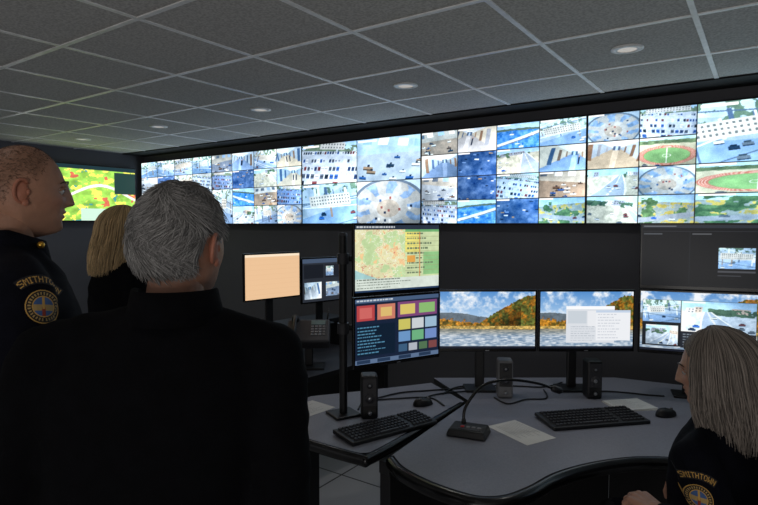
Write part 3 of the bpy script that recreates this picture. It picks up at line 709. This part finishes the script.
# ------------------------------------------------------------ chair
def office_chair(loc, f, headrest=True, seat=.47, arms=True):
    e = empty('office_chair', (loc[0], loc[1], 0), math.atan2(f[1], f[0]) - math.pi / 2)
    rbox('seat_cushion', (.48, .47, .08), (0, .02, seat - .04), M['fabric'], e, .03, seg=4)
    rbox('seat_pan', (.30, .32, .03), (0, 0, seat - .09), M['black'], e, .006)
    cyl('gas_lift', (0, 0, .10), (0, 0, seat - .09), .026, .022, M['chrome'], e)
    cyl('hub', (0, 0, .075), (0, 0, .13), .045, .035, M['black'], e)
    for i in range(5):
        a = 2 * math.pi * i / 5 + .3; c, s = math.cos(a), math.sin(a)
        tube('base_leg_%d' % (i + 1), [(0, 0, .11), (.15 * c, .15 * s, .095), (.30 * c, .30 * s, .075)], [.024, .02, .014], M['black'], e)
        V, Fc = sweep([(.30 * c - .02 * s, .30 * s + .02 * c, .03), (.30 * c + .02 * s, .30 * s - .02 * c, .03)], .03, 20)
        mobj('caster_%d' % (i + 1), V, Fc, M['dgrey'], e, False)
    V = []; Fc = []; nx, nz = 13, 15
    for side in (0, 1):
        for j in range(nz):
            for i in range(nx):
                u = i / (nx - 1) * 2 - 1; v = j / (nz - 1)
                w = .21 + .03 * math.sin(v * math.pi)
                V.append((u * w, -.235 + .05 * u * u - .03 * math.sin(v * 3) - .03 * v - side * .03 * (1 - .6 * u * u), seat + .06 + v * .5 - .03 * u * u * v))
    N = nx * nz
    for j in range(nz - 1):
        for i in range(nx - 1):
            a = j * nx + i; Fc.append((a, a + nx, a + nx + 1, a + 1)); Fc.append((N + a, N + a + 1, N + a + nx + 1, N + a + nx))
    for i in range(nx - 1): Fc.append((i, i + 1, N + i + 1, N + i)); a = (nz - 1) * nx + i; Fc.append((a + 1, a, N + a, N + a + 1))
    for j in range(nz - 1): a = j * nx; Fc.append((a + nx, a, N + a, N + a + nx)); a += nx - 1; Fc.append((a, a + nx, N + a + nx, N + a))
    mobj('backrest', V, Fc, M['fabric'], e, True)
    tube('back_spine', bez([(0, -.05, seat - .09), (0, -.26, seat - .06), (0, -.32, seat + .15), (0, -.33, seat + .4)], 6), .02, M['chrome'] if headrest else M['black'], e)
    if headrest:
        for s in (-1, 1):
            tube('back_frame_%d' % (s + 2), bez([(s * .05, -.31, seat + .10), (s * .20, -.30, seat + .22), (s * .235, -.27, seat + .42), (s * .12, -.31, seat + .575), (0, -.33, seat + .59)], 6), .009, M['chrome'], e)
        tube('headrest_post', [(0, -.33, seat + .4), (0, -.33, seat + .62)], .012, M['chrome'], e)
        rbox('headrest', (.26, .06, .13), (0, -.30, seat + .68), M['fabric'], e, .025, seg=4)
    if arms:
        for s in (-1, 1):
            tube('arm_post_%d' % (s + 2), bez([(s * .18, .0, seat - .09), (s * .27, .0, seat - .05), (s * .27, 0, seat + .17)], 6), .016, M['chrome'] if headrest else M['black'], e)
            rbox('arm_pad_%d' % (s + 2), (.07, .25, .03), (s * .265, .02, seat + .185), M['black'], e, .012, seg=3)
    return e
def heading(a, b): v = F2 * a + R2 * b; return (v.x, v.y)
fS = heading(.84, -.54)
office_chair((-3.75, 2.75), (.9, .3), True, .50)
office_chair((-3.6, 1.7), (-.6, .8), True, .5)
office_chair((-.09, 1.905), fS, False, .47, False)

# ------------------------------------------------------------ people
def ell(c, r, nu=20, nv=12):
    V = []; Fc = []
    V.append((c[0], c[1], c[2] + r[2]))
    for j in range(1, nv):
        p = math.pi * j / nv
        for i in range(nu):
            a = 2 * math.pi * i / nu; V.append((c[0] + r[0] * math.sin(p) * math.cos(a), c[1] + r[1] * math.sin(p) * math.sin(a), c[2] + r[2] * math.cos(p)))
    V.append((c[0], c[1], c[2] - r[2])); L = len(V) - 1
    for i in range(nu): Fc.append((0, 1 + i, 1 + (i + 1) % nu)); Fc.append((L, L - nu + (i + 1) % nu, L - nu + i))
    for j in range(nv - 2):
        for i in range(nu):
            a = 1 + j * nu; Fc.append((a + i, a + nu + i, a + nu + (i + 1) % nu, a + (i + 1) % nu))
    return V, Fc
def caps(p0, p1, r0, r1, seg=16):
    p0 = Vector(p0); p1 = Vector(p1); t = (p1 - p0).normalized(); pts = []; rr = []
    for k in range(6): a = math.pi / 2 * (1 - k / 6); pts.append(p0 - t * r0 * math.sin(a)); rr.append(max(.0004, r0 * math.cos(a)))
    for k in range(5): s = k / 4; pts.append(p0.lerp(p1, s)); rr.append(r0 + (r1 - r0) * s)
    for k in range(1, 7): a = math.pi / 2 * k / 6; pts.append(p1 + t * r1 * math.sin(a)); rr.append(max(.0004, r1 * math.cos(a)))
    return sweep(pts, rr, seg)
def loft(rings, seg=32, pw=2.4):
    V = []; Fc = []
    for q in rings:
        z, hw, hd, yc = q[:4]; xc = q[4] if len(q) > 4 else 0
        for k in range(seg):
            a = 2 * math.pi * k / seg; c, s = math.cos(a), math.sin(a)
            V.append((xc + hw * math.copysign(abs(c) ** (2 / pw), c), yc + hd * math.copysign(abs(s) ** (2 / pw), s), z))
    n = len(rings)
    for i in range(n - 1):
        for k in range(seg): Fc.append((i * seg + k, i * seg + (k + 1) % seg, (i + 1) * seg + (k + 1) % seg, (i + 1) * seg + k))
    Fc.append(tuple(reversed(range(seg)))); Fc.append(tuple((n - 1) * seg + k for k in range(seg)))
    return V, Fc
def fuse(name, parts, voxel, smooth, mats, parent, wrinkle=0.0):
    V = []; Fc = []
    for v, f in parts:
        s = len(V); V += [tuple(q) for q in v]; Fc += [tuple(i + s for i in g) for g in f]
    o = mobj(name, V, Fc, mats, None)
    m = o.modifiers.new('r', 'REMESH'); m.mode = 'VOXEL'; m.voxel_size = voxel; m.use_smooth_shade = True
    m2 = o.modifiers.new('s', 'SMOOTH'); m2.factor = .5; m2.iterations = smooth
    dg = bpy.context.evaluated_depsgraph_get()
    me = bpy.data.meshes.new_from_object(o.evaluated_get(dg)); o.modifiers.clear()
    old = o.data; o.data = me; bpy.data.meshes.remove(old)
    me.materials.clear()
    for mm in mats: me.materials.append(mm)
    me.polygons.foreach_set('use_smooth', [True] * len(me.polygons))
    if wrinkle > 0:
        from mathutils import noise as ns
        me.update()
        nrm = [v.normal.copy() for v in me.vertices]
        for v, n_ in zip(me.vertices, nrm):
            q = v.co; k = ns.noise(Vector((q.x * 9, q.y * 9, q.z * 16))) + .6 * ns.noise(Vector((q.x * 22 + 5, q.y * 20, q.z * 38)))
            v.co += n_ * k * wrinkle
        me.update()
    o.parent = parent; return o
def head_pts(N):
    x, y, z = N[:, 0], N[:, 1], N[:, 2]
    t = np.clip(-z, 0, 1); ts = t * t * (3 - 2 * t)
    px = x * .0765 * (1 - .24 * t ** 1.6) * (1 - .06 * np.clip(y, 0, 1))
    py = np.where(y > 0, y * .094, y * .104 * (1 - .55 * ts))
    pz = np.where(z > 0, z * .116, z * .119)
    wf = np.clip(y * 2, 0, 1)
    g = lambda cx, cz, sx, sz: np.exp(-((np.abs(px) - cx) / sx) ** 2 - ((pz - cz) / sz) ** 2)
    d = .005 * g(.022, .026, .026, .009) - .011 * g(.031, .006, .013, .010) + .005 * g(.045, -.018, .018, .018)
    nz = np.clip((.024 - pz) / .048, 0, 1)
    below = np.where(pz < -.026, np.exp(-((pz + .026) / .006) ** 2), 1)
    d += (.005 + .019 * nz) * np.exp(-(px / (.0085 + .0045 * nz)) ** 2) * below * (pz < .03)
    d += .006 * np.exp(-((np.abs(px) - .013) / .006) ** 2 - ((pz + .023) / .008) ** 2)
    d += .0075 * g(0, -.046, .020, .0055) + .0065 * g(0, -.0585, .018, .006) - .004 * g(0, -.0525, .022, .002) - .002 * g(0, -.07, .02, .006)
    d += -.0025 * g(.030, -.040, .006, .014) - .003 * g(.052, -.055, .014, .018) - .002 * g(.056, .030, .012, .02)
    d += .024 * g(0, -.095, .030, .020) + .012 * g(.03, -.075, .03, .03)
    py = py + d * wf
    return np.stack([px, py, pz], 1)
def hmask(N, typ='long'):
    az = np.degrees(np.arctan2(np.abs(N[:, 0]), N[:, 1]))
    if typ == 'short': th = np.interp(az, [0, 25, 45, 62, 76, 90, 104, 118, 180], [.76, .72, .76, .48, .20, .22, .14, -.30, -.38])
    elif typ == 'thick': th = np.interp(az, [0, 35, 55, 72, 84, 98, 112, 124, 180], [.60, .60, .42, .30, .06, .20, .12, -.40, -.50])
    else: th = np.interp(az, [0, 35, 55, 72, 84, 95, 108, 180], [.60, .60, .42, .30, -.02, .05, -.42, -.60])
    return N[:, 2] - th
def sph(na=120, nl=90):
    N = [(0, 0, 1)]
    for j in range(1, nl):
        p = math.pi * j / nl
        for i in range(na):
            a = 2 * math.pi * i / na; N.append((math.sin(p) * math.sin(a), math.sin(p) * math.cos(a), math.cos(p)))
    N.append((0, 0, -1)); L = len(N) - 1; Fc = []
    for i in range(na): Fc.append((0, 1 + (i + 1) % na, 1 + i)); Fc.append((L, L - na + i, L - na + (i + 1) % na))
    for j in range(nl - 2):
        a = 1 + j * na
        for i in range(na): Fc.append((a + i, a + (i + 1) % na, a + na + (i + 1) % na, a + na + i))
    return np.array(N), Fc
SN, SF = sph()
def vary(base, n, amt): return np.clip(np.array(lin(base))[None] * (1 + amt * (RNG.random((n, 1)) * 2 - 1)), 0, 1)
def strands(name, paths, rad, base, amt, parent):
    Va = []; Fa = []; Ca = []
    for P in paths:
        n = len(P); s = len(Va)
        rr = [rad * (1 if i < n - 2 else .35 + .4 * (n - 1 - i)) for i in range(n)]
        v, f = sweep(P, rr, 4, False)
        Va += [tuple(q) for q in v]; Fa += [tuple(i + s for i in g) for g in f]
        c = vary(base, 1, amt)[0]; Ca += [c] * len(v)
    o = mobj(name, Va, Fa, M['attrhair'], parent, True); setcol(o, np.array(Ca)); return o
def make_head(parent, loc, yaw, pitch, skin, hair, hairtype, sc=1.0, brow=(80, 65, 55), full=1.0):
    h = empty('head', loc); h.parent = parent; h.rotation_euler = (pitch, 0, yaw); h.scale = (sc, sc, sc)
    P = head_pts(SN)
    o = mobj('face', P, SF, M['attrskin'], h, True)
    col = np.tile(np.array(lin(skin)), (len(P), 1))
    front = SN[:, 1] > .2
    lip = np.exp(-(P[:, 0] / .021) ** 4 - ((P[:, 2] + .052) / .010) ** 4) * front
    col = col * (1 - lip[:, None]) + np.array(lin((skin[0] * .88, skin[1] * .74, skin[2] * .74)))[None] * lip[:, None]
    ch = np.exp(-((np.abs(P[:, 0]) - .045) / .022) ** 2 - ((P[:, 2] + .02) / .02) ** 2) * front * .25
    col = col * (1 - ch[:, None]) + np.array(lin((skin[0], skin[1] * .78, skin[2] * .76)))[None] * ch[:, None]
    if hairtype != 'long':   # stubble on jaw
        bs = np.clip((-P[:, 2] - .045) / .03, 0, 1) * (SN[:, 1] > -.1) * .22 * (1 - lip)
        col = col * (1 - bs[:, None]) + np.array(lin((96, 86, 80)))[None] * bs[:, None]
    mo = np.exp(-(P[:, 0] / .021) ** 4 - ((P[:, 2] + .0525) / .0013) ** 2) * front
    col *= (1 - .75 * mo[:, None])
    setcol(o, col)
    V, Fc = sweep([(0, -.012, -.03), (0, -.018, -.07), (0, -.03, -.12), (0, -.045, -.19)], [.05, .052, .054, .062], 28)
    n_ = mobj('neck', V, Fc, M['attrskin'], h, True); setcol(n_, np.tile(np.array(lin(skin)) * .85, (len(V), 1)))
    for s in (-1, 1):
        pts = []; rr = []
        for k in range(15):
            a = math.radians(-150 + 285 * k / 14)
            pts.append((s * (.079 + .007 * math.cos(a - .6)), -.012 - .017 * math.cos(a), -.004 + .029 * math.sin(a) * (1 if math.sin(a) > 0 else .9))); rr.append(.0042)
        parts = [sweep(pts, rr, 8), ell((s * .0775, -.012, -.004), (.006, .015, .026), 14, 10), ell((s * .078, -.004, -.030), (.005, .008, .009), 12, 8), ell((s * .079, .001, -.004), (.005, .005, .008), 10, 8)]
        V = []; Fc = []
        for v, f in parts:
            q = len(V); V += [tuple(w) for w in v]; Fc += [tuple(i + q for i in g) for g in f]
        e_ = mobj('ear_%d' % (s + 2), V, Fc, M['attrskin'], h, True); setcol(e_, np.tile(np.array(lin((skin[0], skin[1] * .88, skin[2] * .86))), (len(V), 1)))
        V, Fc = ell((s * .031, .073, .006), (.0125, .0125, .0105)); mobj('eye_%d' % (s + 2), V, Fc, M['eye'], h, True)
        V, Fc = ell((s * .031, .0815, .005), (.0058, .0048, .0058)); mobj('iris_%d' % (s + 2), V, Fc, M['iris'], h, True)
        V, Fc = sweep([(s * .016, .0885, .011), (s * .024, .0875, .0145), (s * .034, .0835, .0145), (s * .046, .073, .007)], [.002, .0036, .0036, .0018], 8)
        l_ = mobj('eyelid_%d' % (s + 2), V, Fc, M['attrskin'], h, True); setcol(l_, np.tile(np.array(lin(skin)) * .8, (len(V), 1)))
        V, Fc = sweep([(s * .012, .0965, .027), (s * .026, .0945, .032), (s * .042, .083, .030), (s * .052, .073, .024)], [.0015, .0024, .0022, .001], 8)
        b_ = mobj('eyebrow_%d' % (s + 2), V, Fc, M['attrhair'], h, True); setcol(b_, np.tile(np.array(lin(brow)), (len(V), 1)))
    msk = hmask(SN, hairtype)
    th = {'short': .0008, 'thick': .009, 'long': .014}[hairtype]
    amt = np.clip(msk / .16, 0, 1) ** .6
    from mathutils import noise as ns
    nn = np.array([ns.noise(Vector(p) * 55) for p in P])
    nrm = SN / np.array([.076, .1, .117]); nrm /= np.linalg.norm(nrm, axis=1)[:, None]
    Q = P + nrm * ((th * amt + .0010 + nn * .0016 * (th > .005))[:, None])
    if hairtype == 'short':
        k = np.clip(msk / .25, 0, 1) * .5 * (1 - .5 * np.clip((SN[:, 2] - .7) / .25, 0, 1))
        col = col * (1 - k[:, None]) + np.array(lin(hair))[None] * k[:, None]
        o.data.color_attributes.remove(o.data.color_attributes['Col']); setcol(o, col)
    else:
        keep = msk > 0
        Fh = [f for f in SF if all(keep[i] for i in f)]
        used = sorted({i for f in Fh for i in f}); mp = {u: k for k, u in enumerate(used)}
        c_ = mobj('hair_cap', Q[used], [tuple(mp[i] for i in f) for f in Fh], M['attrhair'], h, True)
        setcol(c_, np.array(lin(hair))[None] * (.5 + .25 * nn[used])[:, None])
    paths = []
    if hairtype in ('short', 'thick'):
        n = 2200 if hairtype == 'short' else 6400
        while len(paths) < n:
            d = RNG.normal(size=3); d /= np.linalg.norm(d)
            m0 = hmask(d[None], hairtype)[0]
            if m0 < .01: continue
            L = (.04 if hairtype == 'short' else .12 + .24 * RNG.random()); K = 3 if hairtype == 'short' else 5
            az = math.atan2(d[0], d[1]); ph = math.acos(d[2])
            paz = (RNG.random() - .5) * (.2 if hairtype == 'short' else .5) + (0 if hairtype == 'short' else .45 * math.sin(az * 3 + ph * 5))
            D = []
            for k in range(K):
                p2 = ph + L * k / (K - 1); a2 = az + paz * k / (K - 1)
                D.append((math.sin(p2) * math.sin(a2), math.sin(p2) * math.cos(a2), math.cos(p2)))
            D = np.array(D); PP = head_pts(D); NN = D / np.array([.076, .1, .117]); NN /= np.linalg.norm(NN, axis=1)[:, None]
            am = min(1, max(.0, m0 / .2)) ** .7
            off = th * am + .0002 + np.linspace(0, .0006 if hairtype == 'short' else .010 * RNG.random() ** 1.5 * (.4 + .6 * am), K)
            PP = PP + NN * off[:, None]
            if hmask(D[-1:], hairtype)[0] < -.07: continue
            paths.append([Vector(q) for q in PP])
        strands('hair_strands', paths, .0004 if hairtype == 'short' else .0008, hair, .6, h)
    else:
        drop = .185
        def path(a, lift, dl, wv, K=16):
            out = []; lift = lift * full
            for k in range(K):
                t = k / (K - 1)
                if t < .45:
                    ph = .08 + t / .45 * 1.55; s_ = 0
                else:
                    ph = 1.63; s_ = (t - .45) / .55
                rx, ry, rz = .080 + lift, .106 + lift, .118 + lift * .7
                x = math.sin(a) * math.sin(ph) * rx; y = math.cos(a) * math.sin(ph) * ry - .006; z = math.cos(ph) * rz
                if s_ > 0:
                    z -= s_ * (drop + dl)
                    fl = 1 + .13 * full * math.sin(s_ * 2.6) - .10 * s_; x *= fl; y = y * fl - .006 * s_
                x += .008 * math.sin(t * 9 + wv * 6) * t; y += .008 * math.cos(t * 8 + wv * 9) * t
                out.append(Vector((x, y, z)))
            return out
        V = []; Fc = []; na, K = 60, 16
        for i in range(na):
            a = math.radians(72 + (360 - 144) * i / (na - 1)); V += path(a, .006, -.012, .3, K)
        for i in range(na - 1):
            for k in range(K - 1): Fc.append((i * K + k, i * K + k + 1, (i + 1) * K + k + 1, (i + 1) * K + k))
        v_ = mobj('hair_volume', V, Fc, M['attrhair'], h, True); setcol(v_, np.tile(np.array(lin(hair)) * .4, (len(V), 1)))
        for i in range(3600):
            a = math.radians(64 + 232 * RNG.random()); paths.append(path(a, .008 + .018 * RNG.random() ** 1.5, .06 * (RNG.random() - .6), RNG.random() * (1 if i % 3 else .3)))
        for i in range(700):
            sgn = 1 if RNG.random() > .5 else -1
            a = math.radians(20 + 50 * RNG.random()) * sgn; pp = []
            for k in range(8):
                t = k / 7; ph = .06 + t * (.95 + .1 * RNG.random()); a2 = a + sgn * t ** 2 * math.radians(34)
                D = np.array([[math.sin(ph) * math.sin(a2), math.sin(ph) * math.cos(a2), math.cos(ph)]])
                q = head_pts(D)[0] + D[0] * (.016); pp.append(Vector(q))
            paths.append(pp)
        strands('hair_strands', paths, .0010, hair, .6, h)
    return h
def hand(parent, wrist, fwd, up, side, skin, curl=.5):
    fwd = Vector(fwd).normalized(); up = Vector(up); up = (up - fwd * up.dot(fwd)).normalized(); rt = fwd.cross(up)
    Mx = Matrix(((rt.x, fwd.x, up.x), (rt.y, fwd.y, up.y), (rt.z, fwd.z, up.z)))
    W = Vector(wrist); parts = []
    def T(p): return W + Mx @ Vector((p[0] * side, p[1], p[2]))
    kn = [(.030, .088, .0), (.010, .092, .003), (-.011, .088, .001), (-.030, .079, -.003)]
    ln = [(.042, .025, .021), (.046, .028, .022), (.042, .026, .021), (.033, .020, .018)]
    for i, k in enumerate(kn):
        parts.append(caps(T((k[0] * .55, .0, 0)), T(k), .016, .0115, 12))
        p = Vector(k); ang = curl * (.5 + .12 * i); sp = k[0] * .9
        for j, l in enumerate(ln[i]):
            d = Vector((math.sin(sp * 2.2) * .6, math.cos(ang), -math.sin(ang))).normalized()
            q = p + d * l; parts.append(caps(T(p), T(q), .0098 - .0012 * j, .0090 - .0014 * j, 12)); p = q; ang += curl * (.9 if j == 0 else .6)
    parts.append(caps(T((.016, .018, -.004)), T((.042, .050, -.012)), .015, .011, 12))
    parts.append(caps(T((.042, .050, -.012)), T((.055, .078, -.018)), .0105, .0095, 12))
    parts.append(caps(T((.055, .078, -.018)), T((.060, .100, -.024)), .0095, .008, 12))
    parts.append(caps(T((0, -.04, 0)), T((0, .01, 0)), .026, .024, 14))
    o = fuse('hand_%d' % (side + 2), parts, .0028, 3, [M['attrskin']], parent)
    setcol(o, np.tile(np.array(lin(skin)), (len(o.data.vertices), 1))); return o
FONT = {'S': ["01111", "10000", "10000", "01110", "00001", "00001", "11110"], 'M': ["10001", "11011", "10101", "10101", "10001", "10001", "10001"],
        'I': ["111", "010", "010", "010", "010", "010", "111"], 'T': ["11111", "00100", "00100", "00100", "00100", "00100", "00100"],
        'H': ["10001", "10001", "10001", "11111", "10001", "10001", "10001"], 'O': ["01110", "10001", "10001", "10001", "10001", "10001", "01110"],
        'W': ["10001", "10001", "10001", "10101", "10101", "11011", "10001"], 'N': ["10001", "11001", "10101", "10101", "10011", "10001", "10001"]}
def patch(body, center, outdir, R=.05):
    """embroidered shoulder patch laid onto the sleeve: round badge with an arched name above"""
    me = body.data; bvh = BVHTree.FromPolygons([v.co for v in me.vertices], [p.vertices for p in me.polygons])
    out = Vector(outdir).normalized(); up = Vector((0, 0, 1)); up = (up - out * up.dot(out)).normalized(); rt = up.cross(out)
    word = 'SMITHTOWN'; strip = []
    for ch in word:
        g = FONT[ch]
        for x in range(len(g[0])): strip.append([g[r][x] == '1' for r in range(7)])
        strip.append([False] * 7)
    strip = strip[:-1]
    n = 130; V = []; idx = {}; Fc = []; C_ = []
    gold = np.array(lin((206, 160, 84))); blk = np.array(lin((20, 20, 26))); red = np.array(lin((150, 60, 44))); blu = np.array(lin((70, 100, 150))); tan = np.array(lin((180, 150, 96)))
    for j in range(n):
        for i in range(n):
            x = (i / (n - 1) * 2 - 1); y = (j / (n - 1) * 2 - 1)
            rl = math.hypot(x, y + .34)
            rt_ = math.hypot(x, y + .60); ang = math.degrees(math.atan2(x, y + .60))
            inr = (1.12 < rt_ < 1.54) and abs(ang) < 39
            if not (rl < .64 or inr): continue
            o_ = Vector(center) + rt * (x * R) + up * (y * R) + out * .12
            hit = bvh.ray_cast(o_, -out, .3)
            if hit[0] is None: continue
            idx[(i, j)] = len(V); V.append(hit[0] + out * .0025)
            c = blk
            if inr and rl >= .64:
                k = int((ang + 36) / 72 * len(strip)); q = int((1.46 - rt_) / .27 * 7)
                if 0 <= k < len(strip) and 0 <= q < 7 and rt_ <= 1.46 and strip[k][q]: c = gold
            else:
                if rl > .59: c = gold
                elif rl > .40: c = tan if (int((math.atan2(x, y + .34) + 3.2) * 9) % 2 and .44 < rl < .54) else blk
                elif rl > .36: c = gold
                else:
                    yy = y + .34
                    c = blu if yy > .08 else (tan if yy > -.02 else (red if abs(x) < .06 else (tan if yy > -.16 else blu)))
                    if abs(x) < .05 and yy > -.1: c = gold
            C_.append(c)
    for j in range(n - 1):
        for i in range(n - 1):
            k = [(i, j), (i + 1, j), (i + 1, j + 1), (i, j + 1)]
            if all(q in idx for q in k): Fc.append(tuple(idx[q] for q in k))
    o = mobj('shoulder_patch', V, Fc, M['attrcloth'], body.parent, True); setcol(o, np.array(C_)); return o
def collar_ring(parent, z, r, m, h=.045, dx=0):
    V = []; Fc = []; n = 40
    for k in range(n):
        a = math.radians(90 + 14 + (360 - 28) * k / (n - 1))
        c, s = math.cos(a), math.sin(a); dz = -.03 * max(0, s)
        for (rr, zz) in ((r, z - .03), (r * .97, z + h), (r * 1.06, z + h + .002), (r * 1.22, z - .012)):
            V.append((rr * c + dx, rr * s * 1.05 - .02, zz + dz))
    for k in range(n - 1):
        for q in range(3): Fc.append((4 * k + q, 4 * k + 4 + q, 4 * k + 5 + q, 4 * k + 1 + q))
    o = mobj('collar', V, Fc, m, parent, True)
    sm = o.modifiers.new('sol', 'SOLIDIFY'); sm.thickness = .004
    return o
def stand_person(name, loc, f, H, m, skin, hairc, htype, headyaw=0, headpitch=0, arms='front', wide=1.0, brow=(80, 65, 55), dx=0.0, full=1.0):
    """dx: sideways lean of neck+head (local x)"""
    e = empty(name, (loc[0], loc[1], 0), math.atan2(f[1], f[0]) - math.pi / 2)
    s = H / 1.75; P = []
    w = wide
    P.append(loft([(.80 * s, .205 * w, .145, 0), (.92 * s, .20 * w, .145, 0), (1.05 * s, .19 * w, .138, 0), (1.18 * s, .195 * w, .14, 0, dx * .2), (1.30 * s, .205 * w, .142, 0, dx * .4),
                   (1.38 * s, .20 * w, .13, -.005, dx * .5), (1.44 * s, .165 * w, .108, -.012, dx * .7), (1.485 * s, .105 * w, .085, -.02, dx * .9), (1.515 * s, .074, .072, -.022, dx)]))
    for d in (-1, 1):
        P.append(caps((dx * .9, -.02, 1.475 * s), (d * .185 * w + dx * .4, -.005, 1.425 * s), .055, .062))
        hip = (d * .09, 0, .90 * s); kn = (d * .105, .015, .50 * s); an = (d * .11, -.01, .10 * s)
        P.append(caps(hip, kn, .10, .068)); P.append(caps(kn, an, .066, .05))
        P.append(ell((d * .115, .055, .052), (.050, .135, .050))); P.append(caps(an, (d * .115, .0, .05), .05, .042))
        sh = (d * .198 * w + dx * .4, -.005, 1.405 * s)
        if arms == 'front': el = (d * .252 * w, -.03, 1.13 * s); wr = (d * .10, .20, 1.06 * s)
        else: el = (d * .235 * w, -.03, 1.12 * s); wr = (d * .225 * w, .05, .88 * s)
        P.append(caps(sh, el, .072 * w, .058)); P.append(caps(el, wr, .058, .042))
        if arms == 'front': hand(e, Vector(wr) + Vector((-d * .02, .015, -.005)), (-d * .8, .25, -.35), (0, 1, .2), d, skin, .8)
        else: hand(e, Vector(wr) + Vector((0, .01, -.03)), (0, .15, -1), (d, 0, 0), d, skin, .55)
    o = fuse('clothed_body', P, .012, 7, [m, M['trouser'], M['shoe']], e, .0055)
    for v in o.data.vertices:
        if v.co.z < .03: v.co.z = max(0.0, v.co.z)
    for p in o.data.polygons:
        z = p.center.z; p.material_index = 2 if z < .095 * s else (1 if z < .80 * s else 0)
    make_head(e, (dx, .015, H - .118), headyaw, headpitch, skin, hairc, htype, 1.0, brow, full)
    collar_ring(e, 1.50 * s, .072, m, dx=dx)
    return e, o, s
manA, bodyA, sA = stand_person('man_in_black_jacket', (-.99, .634), heading(1, .0), 1.725, M['jacket'], (176, 130, 108), (140, 138, 136), 'thick', math.radians(-14), 0, 'front', 1.06, (120, 115, 110), .065)
manB, bodyB, sB = stand_person('police_officer', (-1.556, .645), heading(.68, 1), 1.85, M['uniform'], (176, 130, 106), (98, 76, 62), 'short', math.radians(4), math.radians(-3), 'down', 1.0)
patch(bodyB, (.225, .035, 1.40 * sB), (1, .05, .30), .058)
pin = empty('collar_pin', (0, 0, 0)); pin.parent = manB
V, Fc = ell((.066, .045, 1.512 * sB), (.009, .009, .009), 14, 8); mobj('pin_disc', V, Fc, M['gold'], pin, True)
wB, bodyW, sW = stand_person('woman_with_blonde_hair', (-2.555, 1.51), heading(.75, .66), 1.725, M['jacket'], (205, 160, 138), (196, 168, 126), 'long', 0, math.radians(-6), 'front', .84)

# seated woman officer
sw = empty('seated_police_officer', (-.085, 1.925, 0), math.atan2(fS[1], fS[0]) - math.pi / 2)
P = [loft([(.475, .165, .12, 0), (.58, .178, .13, 0), (.72, .155, .115, .01), (.86, .165, .122, .012), (.96, .17, .118, .01), (1.01, .155, .10, .008), (1.055, .11, .082, .005), (1.09, .064, .062, .005)])]
for d in (-1, 1):
    P.append(caps((0, 0, 1.045), (d * .145, 0, 1.01), .045, .052))
    P.append(caps((d * .09, .02, .57), (d * .11, .42, .56), .095, .068)); P.append(caps((d * .11, .42, .56), (d * .12, .40, .11), .064, .045))
    P.append(ell((d * .12, .45, .048), (.045, .12, .046))); P.append(caps((d * .12, .40, .11), (d * .12, .41, .05), .045, .04))
    el = (-.235, -.14, .79) if d < 0 else (.235, -.10, .79); wr = (-.195, .065, .81) if d < 0 else (.15, .08, .78)
    P.append(caps((d * .165, 0, .99), el, .062, .05)); P.append(caps(el, wr, .05, .036))
    hand(sw, Vector(wr) + Vector((0, .022, 0)), (.35 if d < 0 else -.3, 1, .05), (0, 0, 1), 1 if d < 0 else -1, (186, 140, 118), .9)
bodyS = fuse('clothed_body', P, .011, 6, [M['uniform'], M['trouser'], M['shoe']], sw, .005)
for p in bodyS.data.polygons:
    c = p.center; p.material_index = 2 if c.z < .09 else (1 if (c.z < .62 and c.y > .12) else 0)
make_head(sw, (0, .03, 1.207), math.radians(17), math.radians(-9), (196, 152, 130), (132, 123, 115), 'long', 1.0, full=1.25)
collar_ring(sw, 1.05, .066, M['uniform'], h=.03)
patch(bodyS, (-.20, -.02, .935), (-1, -.75, .15), .050)

# ------------------------------------------------------------ light / world / camera
w = bpy.data.worlds.new('World'); scn.world = w; w.use_nodes = True
w.node_tree.nodes['Background'].inputs[0].default_value = (.97, .97, 1, 1)
w.node_tree.nodes['Background'].inputs[1].default_value = .27
L = bpy.data.lights.new('rear_fill_light', 'AREA'); L.shape = 'RECTANGLE'; L.size = 3.5; L.size_y = 1.2; L.energy = 38; L.color = (1, .96, .92)  # added fill behind the camera, tilted up to brighten the ceiling; no actual fixture
lo = bpy.data.objects.new('rear_fill_light', L); scn.collection.objects.link(lo); lo.location = (1.2, -2.6, .9)
lo.rotation_euler = Vector((-.15, .8, .75)).to_track_quat('-Z', 'Y').to_euler()
cam = bpy.data.cameras.new('camera'); co = bpy.data.objects.new('camera', cam); scn.collection.objects.link(co)
cam.lens = 26.6; cam.sensor_width = 36; cam.clip_start = .02
co.location = (0, 0, EYE); co.rotation_euler = (math.radians(90 - 2.9), 0, math.radians(34.7))
scn.camera = co
